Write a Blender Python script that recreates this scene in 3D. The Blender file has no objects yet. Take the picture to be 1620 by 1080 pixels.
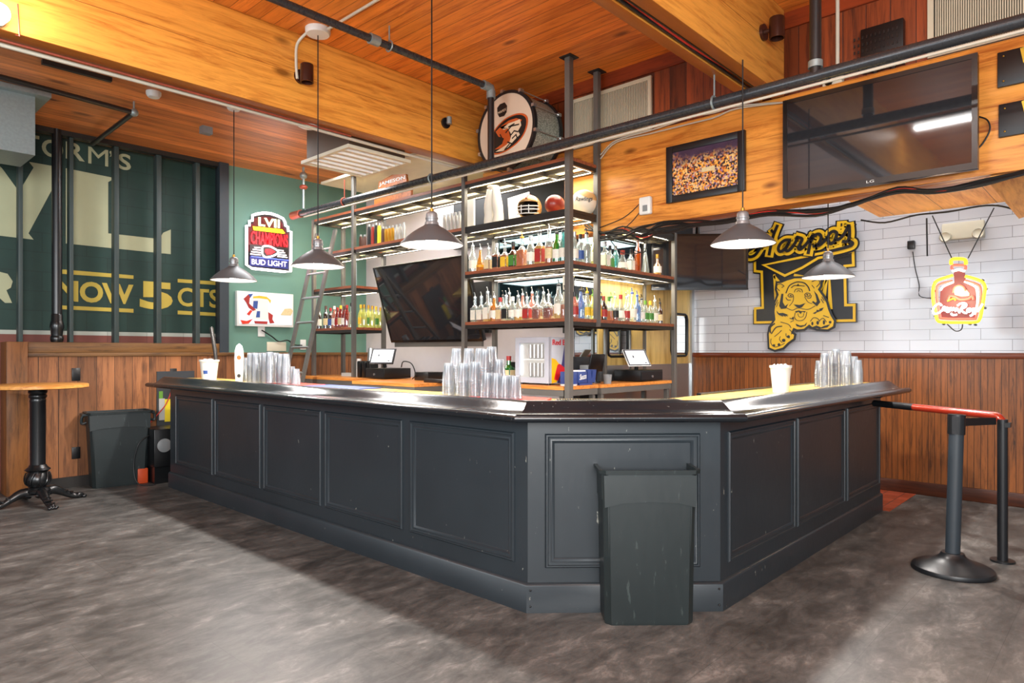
import bpy, bmesh, math, random
from mathutils import Vector, Matrix
random.seed(7)
S = bpy.context.scene
COL = S.collection
PI = math.pi

# ------------------------------------------------------------------ camera
FPX, EYE, HZ = 1066.0, 1.38, 556.0
A0 = math.radians(42.8)
FW = Vector((math.cos(A0), math.sin(A0), 0)); RT = Vector((math.sin(A0), -math.cos(A0), 0))
cd = bpy.data.cameras.new('camera'); cam = bpy.data.objects.new('camera', cd); COL.objects.link(cam)
cd.sensor_width = 36; cd.lens = FPX / 1620 * 36; cd.shift_y = (HZ - 540) / 1620; cd.clip_start = 0.05; cd.clip_end = 60
cam.location = (0, 0, EYE); cam.rotation_euler = (PI / 2, 0, A0 - PI / 2)
S.camera = cam
# ------------------------------------------------------------------ world, exposure, large lights
S.view_settings.view_transform = 'Standard'; S.view_settings.look = 'None'
S.view_settings.exposure = 0.38; S.view_settings.gamma = 1; S.view_settings.use_curve_mapping = False
W = bpy.data.worlds.new('world'); S.world = W; W.use_nodes = True
W.node_tree.nodes['Background'].inputs[0].default_value = (0.86, 0.92, 1.0, 1)
W.node_tree.nodes['Background'].inputs[1].default_value = 0.5
def area(name, loc, target, sx, sy, power, color=(1, 1, 1)):
    l = bpy.data.lights.new(name, 'AREA'); l.shape = 'RECTANGLE'; l.size = sx; l.size_y = sy; l.energy = power; l.color = color
    o = bpy.data.objects.new(name, l); COL.objects.link(o); o.location = loc
    o.rotation_euler = (Vector(target) - Vector(loc)).to_track_quat('-Z', 'Y').to_euler(); return o
area('front_fill', (-1.2, -2.6, 2.3), (3.6, 3.6, 1.5), 3.6, 1.8, 165, (0.86, 0.94, 1.0))  # added soft fill from behind the camera; no window is built there
area('left_fill', (-2.6, 3.2, 2.2), (3.5, 5.5, 2.0), 3.0, 1.8, 120, (0.9, 0.96, 1.0))  # added fill from the left side, without any opening modelled
area('ceiling_fixture', (1.3, 1.2, 3.78), (1.3, 1.2, 0), 0.12, 1.1, 22, (1, 0.97, 0.93))
area('kitchen_fill', (6.6, 1.6, 3.5), (6.6, 1.6, 0), 0.9, 2.6, 30, (0.95, 0.98, 1.0))  # added fill over the kitchen side; no lamp body goes with it
area('rear_fill', (3.9, 6.6, 3.5), (3.9, 6.6, 0), 1.6, 0.6, 45, (0.95, 0.98, 1.0))  # unseen fill added above the rear area, shining down
area('back_counter_fill', (5.3, 5.9, 3.30), (5.3, 5.9, 0), 0.3, 1.2, 12, (1, 0.97, 0.97))  # small added fill over the back counter, with no fixture
area('ceiling_bounce_fill', (-0.9, -1.0, 1.9), (2.6, 2.8, 4.2), 1.6, 1.6, 190, (1, 0.97, 0.93))  # added fill behind the camera, aimed up to brighten the ceiling

# ------------------------------------------------------------------ picture-to-plane helpers
def ray(px): t = (px - 810) / FPX; return FW + RT * t
def _h(px, py, d): r = ray(px) * d; return Vector((r.x, r.y, EYE - (py - HZ) / FPX * d))
def atx(px, py, X): return _h(px, py, X / ray(px).x)
def aty(px, py, Y): return _h(px, py, Y / ray(px).y)
def atz(px, py, Z): return _h(px, py, (EYE - Z) * FPX / (py - HZ))
def yx(px, X): return atx(px, 0, X).y
def xy(px, Y): return aty(px, 0, Y).x

def lin(h):
    h = h.lstrip('#'); c = [int(h[i:i + 2], 16) / 255 for i in (0, 2, 4)]
    return tuple(((x / 12.92) if x <= .04045 else ((x + .055) / 1.055) ** 2.4) for x in c) + (1,)

# ------------------------------------------------------------------ materials
M = {}
class NT:
    def __init__(s, name):
        s.m = bpy.data.materials.new(name); s.m.use_nodes = True; s.t = s.m.node_tree
        s.b = s.t.nodes['Principled BSDF']; s.out = s.t.nodes['Material Output']; M[name] = s.m
    def n(s, typ, ins=None, **props):
        nd = s.t.nodes.new(typ)
        for k, v in props.items(): setattr(nd, k, v)
        for k, v in (ins or {}).items(): s.set(nd.inputs[k], v)
        return nd
    def set(s, sock, v):
        if isinstance(v, bpy.types.NodeSocket): s.t.links.new(v, sock)
        else: sock.default_value = v
    def math(s, op, a, b=0.0, c=None):
        nd = s.n('ShaderNodeMath', {0: a, 1: b}, operation=op)
        if c is not None: s.set(nd.inputs[2], c)
        return nd.outputs[0]
    def mix(s, f, a, b, bt='MIX'):
        nd = s.n('ShaderNodeMix', {0: f, 6: a, 7: b}, data_type='RGBA', blend_type=bt); return nd.outputs[2]
    def obj(s): return s.n('ShaderNodeTexCoord').outputs['Object']
    def xyz(s, v): return s.n('ShaderNodeSeparateXYZ', {0: v}).outputs
    def comb(s, x, y, z=0.0): return s.n('ShaderNodeCombineXYZ', {0: x, 1: y, 2: z}).outputs[0]
    def noise(s, vec, scale, detail=4, rough=.55, dist=0.0):
        return s.n('ShaderNodeTexNoise', {'Vector': vec, 'Scale': scale, 'Detail': detail, 'Roughness': rough, 'Distortion': dist}).outputs[0]
    def ramp(s, f, stops):
        nd = s.n('ShaderNodeValToRGB', {0: f}); cr = nd.color_ramp
        while len(cr.elements) < len(stops): cr.elements.new(.5)
        for e, (p, c) in zip(cr.elements, stops): e.position = p; e.color = c if not isinstance(c, str) else lin(c)
        return nd.outputs[0]
    def bump(s, h, strength=.3, dist=.01):
        nd = s.n('ShaderNodeBump', {'Height': h, 'Strength': strength, 'Distance': dist}); s.set(s.b.inputs['Normal'], nd.outputs[0])
    def scalev(s, v, sc): return s.n('ShaderNodeMapping', {0: v, 3: sc}).outputs[0]

def plain(name, col, rough=.5, metal=0, spec=.5, var=.12, scale=9, coat=0):
    t = NT(name); c = lin(col)
    nz = t.noise(t.obj(), scale, 4)
    col2 = t.mix(nz, tuple(x * (1 - var) for x in c[:3]) + (1,), tuple(min(1, x * (1 + var)) for x in c[:3]) + (1,))
    t.set(t.b.inputs['Base Color'], col2); t.b.inputs['Roughness'].default_value = rough; t.b.inputs['Metallic'].default_value = metal
    t.b.inputs['Specular IOR Level'].default_value = spec; t.b.inputs['Coat Weight'].default_value = coat
    return t.m
def worn(name, col, chip, rough=.35, metal=0, spec=.5, amount=.70, scale=30, streak=(1, 1, 1), rvar=.2):
    t = NT(name); o = t.obj(); v = t.scalev(o, streak)
    nz = t.noise(v, scale, 6, .6); big = t.noise(o, 2.2, 3)
    c = lin(col); c1 = t.mix(big, tuple(x * .78 for x in c[:3]) + (1,), tuple(x * 1.3 for x in c[:3]) + (1,))
    f = t.ramp(nz, [(amount, (0, 0, 0, 1)), (min(1, amount + .03), (1, 1, 1, 1))])
    t.set(t.b.inputs['Base Color'], t.mix(f, c1, lin(chip)))
    t.set(t.b.inputs['Roughness'], t.math('MULTIPLY_ADD', nz, rvar, rough - rvar / 2)); t.b.inputs['Metallic'].default_value = metal
    t.b.inputs['Specular IOR Level'].default_value = spec; t.bump(nz, .12, .002)
    return t.m
def wood(name, dark, light, grain='x', plank=None, w=.14, gap=.03, rough=.45, knots=.0, s=1.0, var=.45, spec=.4, gapcol='#1a0c05', flat=None):
    t = NT(name); o = t.obj(); X = t.xyz(o); ax = {'x': 0, 'y': 1, 'z': 2}
    sc = [7 * s] * 3; sc[ax[grain]] = .55 * s
    vec = o; pv = None
    if plank:
        q = t.math('DIVIDE', X[ax[plank]], w); idx = t.math('FLOOR', q); fr = t.math('FRACT', q)
        rnd = t.n('ShaderNodeTexWhiteNoise', {'W': idx}, noise_dimensions='1D').outputs[0]
        sh = t.math('MULTIPLY', rnd, 9.0)
        vec = t.n('ShaderNodeVectorMath', {0: o, 1: t.comb(sh, sh, sh)}, operation='ADD').outputs[0]
    v = t.scalev(vec, tuple(sc))
    g = t.noise(v, 4.5, 8, .72, .8); g2 = t.noise(v, .9, 4, .6, 1.8)
    f = t.math('ADD', t.math('MULTIPLY', g, .55), t.math('MULTIPLY', g2, .45))
    col = t.ramp(f, [(.34, dark), (.52, light), (.66, tuple(min(1, x * 1.18) for x in lin(light)[:3]) + (1,))])
    if knots:
        ks = [3.0] * 3; ks[ax[grain]] = 1.2
        if flat: ks[ax[flat]] = 0
        vo = t.n('ShaderNodeTexVoronoi', {'Vector': t.scalev(vec, tuple(ks)), 'Scale': knots * 1.25}).outputs['Distance']
        kf = t.ramp(vo, [(.05, (1, 1, 1, 1)), (.12, (0, 0, 0, 1))])
        col = t.mix(t.math('MULTIPLY', kf, .8), col, tuple(x * .35 for x in lin(dark)[:3]) + (1,))
    h = g
    if plank:
        vmul = t.math('MULTIPLY_ADD', rnd, var, 1 - var * .6)
        col = t.mix(1.0, col, t.comb(vmul, vmul, vmul), 'MULTIPLY')
        e = t.math('LESS_THAN', fr, gap); col = t.mix(t.math('MULTIPLY', e, .85), col, lin(gapcol))
        h = t.math('SUBTRACT', t.math('MULTIPLY', g, .2), e)
    t.set(t.b.inputs['Base Color'], col); t.b.inputs['Roughness'].default_value = rough; t.b.inputs['Specular IOR Level'].default_value = spec
    t.bump(h, .35 if plank else .12, .006); return t.m
def emit(name, col, strength):
    t = NT(name); t.b.inputs['Base Color'].default_value = lin(col); t.b.inputs['Emission Color'].default_value = lin(col); t.b.inputs['Emission Strength'].default_value = strength; return t.m
def glass(name, tint, alpha=.7, gloss=.10, body=None, rough=.05):
    """clear vessel: tinted see-through with a glossy skin, and a share of body colour"""
    t = NT(name); t.t.nodes.remove(t.b)
    tr = t.n('ShaderNodeBsdfTransparent', {0: lin(tint)}).outputs[0]
    gl = t.n('ShaderNodeBsdfGlossy', {'Color': (1, 1, 1, 1), 'Roughness': rough}).outputs[0]
    df = t.n('ShaderNodeBsdfDiffuse', {0: lin(body or tint)}).outputs[0]; tl = t.n('ShaderNodeBsdfTranslucent', {0: lin(body or tint)}).outputs[0]
    b = t.n('ShaderNodeMixShader', {0: .5, 1: df, 2: tl}).outputs[0]
    m1 = t.n('ShaderNodeMixShader', {0: 1 - alpha, 1: tr, 2: b}).outputs[0]
    lw = t.n('ShaderNodeLayerWeight', {0: .35}).outputs['Facing']
    f = t.math('MULTIPLY_ADD', lw, .5, gloss)
    m2 = t.n('ShaderNodeMixShader', {0: f, 1: m1, 2: gl}).outputs[0]
    t.t.links.new(m2, t.out.inputs[0]); return t.m

# setting
wood('beam_wood', '#ab5a18', '#e39c42', 'x', 'z', .31, .012, .38, flat='y', knots=.8, var=.14, gapcol='#8a4510')
wood('girder_wood', '#96420c', '#df9440', 'y', 'z', .26, .008, .38, flat='x', knots=.9, var=.12, gapcol='#8a4510')
wood('ceiling_wood', '#b04c16', '#e58836', 'y', 'x', .115, .035, .42, flat='z', knots=.8, var=.32, gapcol='#4a1a06')
wood('low_ceiling_wood', '#96492a', '#de8c4a', 'x', 'y', .15, .03, .42, flat='z', knots=.7, var=.62, gapcol='#3a1608')
wood('board_wall_wood', '#3a170b', '#7c3717', 'z', 'y', .15, .035, .42, var=.75, gapcol='#1a0704')
wood('board_trim_wood', '#4a1808', '#7e3011', 'y', None, rough=.4)
wood('bead_wood', '#2a180c', '#804a20', 'z', 'y', .052, .09, .38, var=.22, s=1.4, gapcol='#1c0a04')
wood('wall_cap_wood', '#3c1707', '#6a2e10', 'y', None, rough=.35)
wood('baseboard_wood', '#26110a', '#4a2413', 'y', None, rough=.4)
wood('plank_wall_wood', '#46291a', '#95603a', 'z', 'x', .17, .035, .5, flat='y', knots=.7, var=.75, s=1.2, gapcol='#140a06')
wood('post_wood', '#3b2310', '#7b4d25', 'z', None, rough=.5, s=1.3)
wood('cap_wood', '#3a2410', '#77522b', 'x', None, rough=.5, s=1.3)
wood('shelf_wood', '#5c2c17', '#94553a', 'y', None, rough=.4, s=2)
wood('shelf_ply', '#c7a45a', '#ecd798', 'x', None, rough=.55, s=1.2)
wood('counter_wood', '#9a5420', '#d0873f', 'y', None, rough=.35, s=2)
wood('bar_top_wood', '#a98436', '#dcbd6c', 'y', None, rough=.25, s=2, spec=.5)
wood('soffit_wood', '#c47a30', '#eeb060', 'x', 'y', .33, .012, .45, var=.1)
wood('door_ply', '#9c7a35', '#cfb069', 'z', None, rough=.35, s=.8)
wood('table_wood', '#b36a26', '#e0a052', 'x', None, rough=.35, s=1.5)
wood('crate_wood', '#6b3413', '#b4662c', 'x', None, rough=.45, s=2)

t = NT('floor_vinyl'); o = t.obj(); X = t.xyz(o)
v = t.scalev(o, (1.0, 1.9, 1)); n1 = t.noise(v, 2.6, 9, .66, .5); n2 = t.noise(v, 9, 8, .75, .8); n3 = t.noise(o, .45, 3)
f = t.math('ADD', t.math('ADD', t.math('MULTIPLY', n1, .50), t.math('MULTIPLY', n2, .34)), t.math('MULTIPLY', n3, .16))
br = t.n('ShaderNodeTexBrick', {'Vector': o, 'Color1': (1, 1, 1, 1), 'Color2': (.82, .82, .82, 1), 'Mortar': (.62, .62, .62, 1), 'Scale': 1, 'Mortar Size': .0016, 'Mortar Smooth': .2, 'Brick Width': .92, 'Row Height': .46}); br.offset = .5
c = t.ramp(f, [(.34, '#31302e'), (.45, '#4b4a48'), (.54, '#666562'), (.63, '#918f8b')])
t.set(t.b.inputs['Base Color'], t.mix(1.0, c, br.outputs[0], 'MULTIPLY')); t.set(t.b.inputs['Roughness'], t.math('MULTIPLY_ADD', n2, .3, .3)); t.b.inputs['Specular IOR Level'].default_value = .45
t.bump(n2, .08, .003)
t = NT('quarry_tile'); o = t.obj()
br = t.n('ShaderNodeTexBrick', {'Vector': o, 'Color1': lin('#9e4426'), 'Color2': lin('#b8563a'), 'Mortar': lin('#5a3c30'), 'Scale': 1, 'Mortar Size': .004, 'Brick Width': .15, 'Row Height': .15}); br.offset = 0
t.set(t.b.inputs['Base Color'], br.outputs[0]); t.b.inputs['Roughness'].default_value = .4
t = NT('subway_tile'); o = t.obj(); X = t.xyz(o)
br = t.n('ShaderNodeTexBrick', {'Vector': t.comb(X[1], t.math('SUBTRACT', X[2], .070)), 'Color1': lin('#c2c5cb'), 'Color2': lin('#b9bcc3'), 'Mortar': lin('#77777a'), 'Scale': 1, 'Mortar Size': .0022, 'Mortar Smooth': .1, 'Brick Width': .405, 'Row Height': .1015}); br.offset = .42
t.set(t.b.inputs['Base Color'], br.outputs[0]); t.b.inputs['Roughness'].default_value = .12; t.bump(br.outputs['Fac'], -.5, .004)
t = NT('mural_wall'); o = t.obj(); X = t.xyz(o)
br = t.n('ShaderNodeTexBrick', {'Vector': t.comb(X[0], X[2]), 'Color1': (1, 1, 1, 1), 'Color2': (.86, .86, .86, 1), 'Mortar': (.6, .6, .6, 1), 'Scale': 1, 'Mortar Size': .005, 'Mortar Smooth': .4, 'Brick Width': .40, 'Row Height': .20})
nz = t.noise(o, 4, 6)
green = t.mix(nz, lin('#16302b'), lin('#27483f')); red = t.mix(nz, lin('#6e3a30'), lin('#8f5144'))
lo = t.math('LESS_THAN', X[2], 1.555); mid = t.math('LESS_THAN', X[2], 1.598)
c = t.mix(lo, t.mix(mid, green, lin('#bcc0b4')), red)
t.set(t.b.inputs['Base Color'], t.mix(1.0, c, br.outputs[0], 'MULTIPLY')); t.b.inputs['Roughness'].default_value = .6; t.bump(br.outputs['Fac'], -.4, .006)
plain('green_wall', '#5f8678', .55, var=.08, scale=2)
plain('white_wall', '#c9c3c8', .6, var=.05)
plain('dark_wall', '#2f3337', .6)
plain('mural_cream', '#b6b894', .6, var=.1, scale=5); plain('mural_yellow', '#c9b04a', .6, var=.1, scale=5)
# things
worn('bar_paint', '#262d32', '#8b8d84', .36, amount=.70, scale=44, streak=(1, 1, .35), rvar=.12)
worn('rail_paint', '#1b1f23', '#9a9488', .17, spec=.42, amount=.685, scale=60, rvar=.14)
worn('bin_plastic', '#1f2728', '#363f3e', .42, amount=.64, scale=34, streak=(1, 1, .25))
plain('bin_inside', '#0b0c0c', .6)
worn('steel', '#66645f', '#8f8c86', .42, metal=.3, amount=.7, scale=20)
plain('dark_steel', '#33312f', .4, metal=.4); plain('bright_steel', '#b9bdbf', .30, metal=.9, var=.05); plain('zinc', '#8f9a9a', .42, metal=.55, var=.2, scale=45)
plain('black_iron', '#101214', .28, spec=.7); plain('black_paint', '#15171a', .38); plain('black_plastic', '#0d0e10', .35); plain('stud_paint', '#3a4746', .5)
plain('column_paint', '#2b343b', .5); plain('pipe_black', '#17181a', .32, spec=.6)
worn('pipe_worn', '#3b3d40', '#8f8f8c', .28, metal=.45, amount=.72)
plain('copper_red', '#9c4a38', .4, metal=.3, var=.3, scale=30); plain('rail_red', '#9c2f1c', .2, spec=.8, coat=.5, var=.5, scale=8)
plain('shade_grey', '#5f6062', .42, metal=.15, var=.08); plain('shade_neck', '#97989a', .32, metal=.5); plain('shade_white', '#eef1f6', .35)
plain('white_plastic', '#d9dad6', .4, var=.04); plain('cream_plastic', '#c9c3ae', .45, var=.05); plain('white_cloth', '#d8d2c4', .85)
plain('conduit_white', '#b9b1a0', .45); plain('vent_cream', '#b7ab93', .5); plain('vent_dark', '#15130f', .7); plain('ac_cream', '#cfc6b0', .5); plain('ac_brown', '#5c4a3c', .6)
plain('sconce_brown', '#3f221a', .3, metal=.4); plain('sign_yellow', '#d9ae1c', .4, var=.05); plain('sign_black', '#16181b', .35)
plain('fridge_grey', '#a9acb4', .35); plain('red_gloss', '#c81e26', .3, var=.05); plain('blue_gloss', '#35376e', .35, var=.05); plain('yellow_gloss', '#f0b40e', .35, var=.05); plain('fridge_silver', '#b9bcc4', .35)
plain('drum_head', '#c9b39c', .5, var=.05); plain('tiger_orange', '#b8501d', .5); plain('tiger_black', '#120f0e', .5); plain('tiger_cream', '#d6bc9d', .5)
t = NT('drum_sparkle'); vo = t.n('ShaderNodeTexVoronoi', {'Vector': t.obj(), 'Scale': 140}).outputs['Color']
t.set(t.b.inputs['Base Color'], t.mix(t.math('MULTIPLY', t.xyz(vo)[0], 1.0), lin('#6f776c'), lin('#c3ccbf'))); t.b.inputs['Metallic'].default_value = .5; t.b.inputs['Roughness'].default_value = .35
plain('mat_red', '#c8321c', .5); plain('mat_blue', '#3f4f86', .5); plain('leather_red', '#8c2a1c', .35); plain('ball_tan', '#c9a26a', .45); plain('ball_white', '#d9cfbb', .45)
plain('helmet_gold', '#b08a58', .3, metal=.3); plain('helmet_red', '#9c2f2a', .3); plain('caddy_blue', '#2f437e', .35); plain('grey_plastic', '#7c7f80', .45)
plain('paper_yellow', '#d8c21e', .6); plain('paper_green', '#5e8f2e', .6); plain('paper_grey', '#a9a9a4', .6); plain('orange_plastic', '#c2481c', .5)
plain('label_white', '#dcd8cc', .55, var=.15, scale=60); plain('label_black', '#141414', .5, var=.5, scale=60); plain('label_cream', '#cdb98c', .55, var=.25, scale=60); plain('label_red', '#9c2420', .5, var=.3, scale=60)
plain('label_yellow', '#d7b02c', .5, var=.3, scale=60); plain('label_green', '#3d7a2e', .5, var=.3, scale=60); plain('label_blue', '#2c4c8f', .5, var=.3, scale=60); plain('can_gold', '#b5872c', .3, metal=.7); plain('can_silver', '#b5b4b2', .3, metal=.6); plain('can_brown', '#4a2c22', .4)
plain('screw', '#b9a88a', .4, metal=.5); plain('brass', '#b98c3c', .35, metal=.8); plain('cable_black', '#0c0c0d', .5); plain('cable_red', '#b8281e', .5)
t = NT('tv_screen'); t.b.inputs['Base Color'].default_value = lin('#26272a'); t.b.inputs['Roughness'].default_value = .10; t.b.inputs['Specular IOR Level'].default_value = .9; t.set(t.b.inputs['Roughness'], t.math('MULTIPLY_ADD', t.noise(t.obj(), 3, 4), .05, .02))
plain('tv_black', '#0a0a0c', .25, spec=.7)
t = NT('mirror'); t.b.inputs['Base Color'].default_value = lin('#c8ced0'); t.b.inputs['Metallic'].default_value = 1; t.set(t.b.inputs['Roughness'], t.math('MULTIPLY', t.noise(t.obj(), 5), .05))
t = NT('dark_mirror'); t.b.inputs['Base Color'].default_value = lin('#5d6f75'); t.b.inputs['Metallic'].default_value = 1; t.set(t.b.inputs['Roughness'], t.math('MULTIPLY', t.noise(t.obj(), 5), .10))
t = NT('crowd_print'); o = t.obj(); v = t.n('ShaderNodeTexVoronoi', {'Vector': t.scalev(o, (1, 1, 1)), 'Scale': 75}); vz = t.xyz(v.outputs['Color'])
z = t.xyz(o)[2]; c = t.ramp(vz[0], [(0, '#17131c'), (.28, '#3a2430'), (.42, '#c8641c'), (.62, '#e29a2c'), (.8, '#e8c07a'), (1, '#8a6a90')])
f = t.math('MULTIPLY_ADD', t.math('ADD', z, t.math('MULTIPLY', t.noise(o, 9), .18)), 9.0, -3.3)
f = t.n('ShaderNodeClamp', {0: f}).outputs[0]
t.set(t.b.inputs['Base Color'], t.mix(f, c, t.mix(t.noise(o, 14), lin('#1a1420'), lin('#4a3450')))); t.b.inputs['Roughness'].default_value = .3
t = NT('pos_screen'); t.b.inputs['Base Color'].default_value = lin('#c9c9d2'); t.b.inputs['Emission Color'].default_value = lin('#d6d6e2'); t.b.inputs['Emission Strength'].default_value = .45; t.b.inputs['Roughness'].default_value = .2
t = NT('display_white'); t.set(t.b.inputs['Base Color'], t.mix(t.noise(t.obj(), 12), lin('#a9c3d6'), lin('#e3e9ee'))); t.b.inputs['Emission Color'].default_value = lin('#c9dcea'); t.b.inputs['Emission Strength'].default_value = .35; t.b.inputs['Roughness'].default_value = .25
emit('bulb', '#fff4ea', 30); emit('led', '#fff3df', 3.5); emit('led_cool', '#e9f4ff', 2.5); emit('tube_light', '#ffffff', 9)
emit('neon_white', '#fff0f2', 2.6); emit('neon_red', '#ff1822', 1.6); emit('neon_yellow', '#ffd21e', 1.5); emit('neon_blue', '#5a6cff', 1.6); emit('neon_coral', '#ff4a3a', 1.5); emit('neon_green', '#e8ffb8', 1.8)
plain('sign_panel_red', '#5c0c14', .4); plain('sign_panel_blue', '#20286e', .4); plain('sign_panel_black', '#1a1416', .4); plain('bottle_sign_brown', '#5a1a12', .4)
glass('cup_plastic', '#f4f7fa', .60, .12, '#e4e9ee', .12)
glass('cup_stack_plastic', '#f6f8fa', .76, .03, '#c3c9cf', .22)
glass('glass_clear', '#eef6f6', .82, .09, '#c9d2d4'); glass('glass_amber', '#d88a3a', .55, .14, '#b8601a'); glass('glass_gold', '#e8c46a', .6, .14, '#d8a23c'); glass('glass_brown', '#5a2a0e', .35, .14, '#4a2410')
glass('glass_green', '#3fae4a', .5, .14, '#1f9a34'); glass('glass_teal', '#7fd0cf', .6, .14, '#5fb5b8'); glass('glass_blue', '#9fc0e8', .6, .14, '#6f97cf'); glass('glass_dark', '#1c2018', .15, .14, '#10140f'); glass('glass_red', '#b8281e', .4, .14, '#a11c16'); glass('glass_pale', '#e9ee9c', .45, .14, '#dfe48a'); glass('glass_rose', '#e8bdb0', .6, .14, '#d89a8c')
plain('liq_amber', '#b8560f', .2, var=.2); plain('liq_redbrown', '#8c2c10', .2, var=.3); plain('liq_gold', '#d39a22', .2); plain('liq_orange', '#d8660f', .2, var=.2)
# ------------------------------------------------------------------ mesh builder
class MB:
    def __init__(s, M4=None): s.bm = bmesh.new(); s.M = M4 or Matrix(); s.smooth = False
    def vv(s, co): return s.bm.verts.new(s.M @ Vector(co))
    def f(s, vs, smooth=False):
        try: fc = s.bm.faces.new(vs); fc.smooth = smooth; return fc
        except ValueError: return None
    def box(s, a, b):
        x0, y0, z0 = [min(p, q) for p, q in zip(a, b)]; x1, y1, z1 = [max(p, q) for p, q in zip(a, b)]
        v = [s.vv(c) for c in ((x0, y0, z0), (x1, y0, z0), (x1, y1, z0), (x0, y1, z0), (x0, y0, z1), (x1, y0, z1), (x1, y1, z1), (x0, y1, z1))]
        for q in ((3, 2, 1, 0), (4, 5, 6, 7), (0, 1, 5, 4), (1, 2, 6, 5), (2, 3, 7, 6), (3, 0, 4, 7)): s.f([v[i] for i in q])
        return s
    def bar(s, p0, p1, w, h):
        """rectangular bar between two points"""
        p0, p1 = Vector(p0), Vector(p1); d = (p1 - p0).normalized(); up = Vector((0, 0, 1)) if abs(d.z) < .95 else Vector((0, 1, 0))
        a = d.cross(up).normalized() * w / 2; b = a.cross(d).normalized() * h / 2
        vs = [s.vv(p + q) for p in (p0, p1) for q in (-a - b, a - b, a + b, -a + b)]
        for q in ((3, 2, 1, 0), (4, 5, 6, 7), (0, 1, 5, 4), (1, 2, 6, 5), (2, 3, 7, 6), (3, 0, 4, 7)): s.f([vs[i] for i in q])
        return s
    def tube(s, pts, r, n=10, closed=False, caps=True):
        pts = [Vector(p) for p in pts]; m = len(pts); rs = r if isinstance(r, (list, tuple)) else [r] * m
        rings = []; prev = None
        for i, p in enumerate(pts):
            a = pts[(i - 1) % m] if (closed or i > 0) else p; b = pts[(i + 1) % m] if (closed or i < m - 1) else p
            d = (b - a); d = d.normalized() if d.length > 1e-9 else Vector((0, 0, 1))
            if prev is None: ref = Vector((0, 0, 1)) if abs(d.z) < .9 else Vector((1, 0, 0)); u = d.cross(ref).normalized()
            else: u = (prev - d * prev.dot(d)); u = u.normalized() if u.length > 1e-6 else d.orthogonal().normalized()
            prev = u; w = d.cross(u)
            rings.append([s.vv(p + (u * math.cos(2 * PI * k / n) + w * math.sin(2 * PI * k / n)) * rs[i]) for k in range(n)])
        L = m if closed else m - 1
        for i in range(L):
            A, B = rings[i], rings[(i + 1) % m]
            for k in range(n): s.f([A[k], A[(k + 1) % n], B[(k + 1) % n], B[k]], True)
        if caps and not closed: s.f(list(reversed(rings[0]))); s.f(rings[-1])
        return s
    def cyl(s, p0, p1, r, r2=None, n=20): return s.tube([p0, p1], [r, r if r2 is None else r2], n)
    def lathe(s, prof, o=(0, 0, 0), n=24, axis='z', arc=None, start=0):
        o = Vector(o); rings = []; full = arc is None; A = 2 * PI if full else arc; cnt = n if full else n + 1
        for r, h in prof:
            ring = []
            if r < 1e-6: q = s.vv(o + (Vector((0, 0, h)) if axis == 'z' else Vector((h, 0, 0)) if axis == 'x' else Vector((0, h, 0)))); ring = [q] * cnt
            else:
                for k in range(cnt):
                    a = start + A * k / n; c, d = r * math.cos(a), r * math.sin(a)
                    ring.append(s.vv(o + (Vector((c, d, h)) if axis == 'z' else Vector((h, c, d)) if axis == 'x' else Vector((d, h, c)))))
            rings.append(ring)
        for i in range(len(rings) - 1):
            P, Q = rings[i], rings[i + 1]
            for k in range(n):
                k2 = (k + 1) % cnt if full else k + 1
                vs = []
                for v in (P[k], P[k2], Q[k2], Q[k]):
                    if v not in vs: vs.append(v)
                if len(vs) > 2: s.f(vs, True)
        return s
    def prism(s, pts, t):
        t = Vector(t); a = [s.vv(p) for p in pts]; b = [s.vv(Vector(p) + t) for p in pts]; n = len(a)
        s.f(a); s.f(list(reversed(b)))
        for i in range(n): s.f([a[(i + 1) % n], a[i], b[i], b[(i + 1) % n]])
        return s
    def ribbon(s, pts, w, nrm, t, closed=False):
        """flat stroke of width w, on a face with normal nrm, t thick"""
        pts = [Vector(p) for p in pts]; nrm = Vector(nrm).normalized(); m = len(pts); L, R = [], []
        for i, p in enumerate(pts):
            a = pts[(i - 1) % m] if (closed or i > 0) else None; b = pts[(i + 1) % m] if (closed or i < m - 1) else None
            d1 = (p - a).normalized() if a is not None and (p - a).length > 1e-9 else None; d2 = (b - p).normalized() if b is not None and (b - p).length > 1e-9 else None
            d1 = d1 or d2; d2 = d2 or d1
            q1, q2 = nrm.cross(d1), nrm.cross(d2); q = q1 + q2; q = q.normalized() if q.length > 1e-6 else q1
            k = 1 / max(.5, q.dot(q1)); e0 = Vector() if (closed or 0 < i < m - 1) else (-d1 if i == 0 else d1) * w * .3
            L.append(p + e0 + q * w / 2 * k); R.append(p + e0 - q * w / 2 * k)
        for i in range(m if closed else m - 1):
            j = (i + 1) % m; T = nrm * t
            vs = [s.vv(c) for c in (L[i], R[i], R[j], L[j], L[i] + T, R[i] + T, R[j] + T, L[j] + T)]
            for q in ((3, 2, 1, 0), (4, 5, 6, 7), (0, 1, 5, 4), (1, 2, 6, 5), (2, 3, 7, 6), (3, 0, 4, 7)): s.f([vs[k] for k in q])
        return s
    def ball(s, c, r, sc=(1, 1, 1), n=20, m=12):
        c = Vector(c); prof = [(math.sin(PI * i / m), -math.cos(PI * i / m)) for i in range(m + 1)]; prof[0] = (0, -1); prof[-1] = (0, 1)
        old = s.M; s.M = old @ Matrix.Translation(c) @ Matrix.Diagonal((r * sc[0], r * sc[1], r * sc[2], 1)); s.lathe(prof, (0, 0, 0), n); s.M = old; return s
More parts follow.
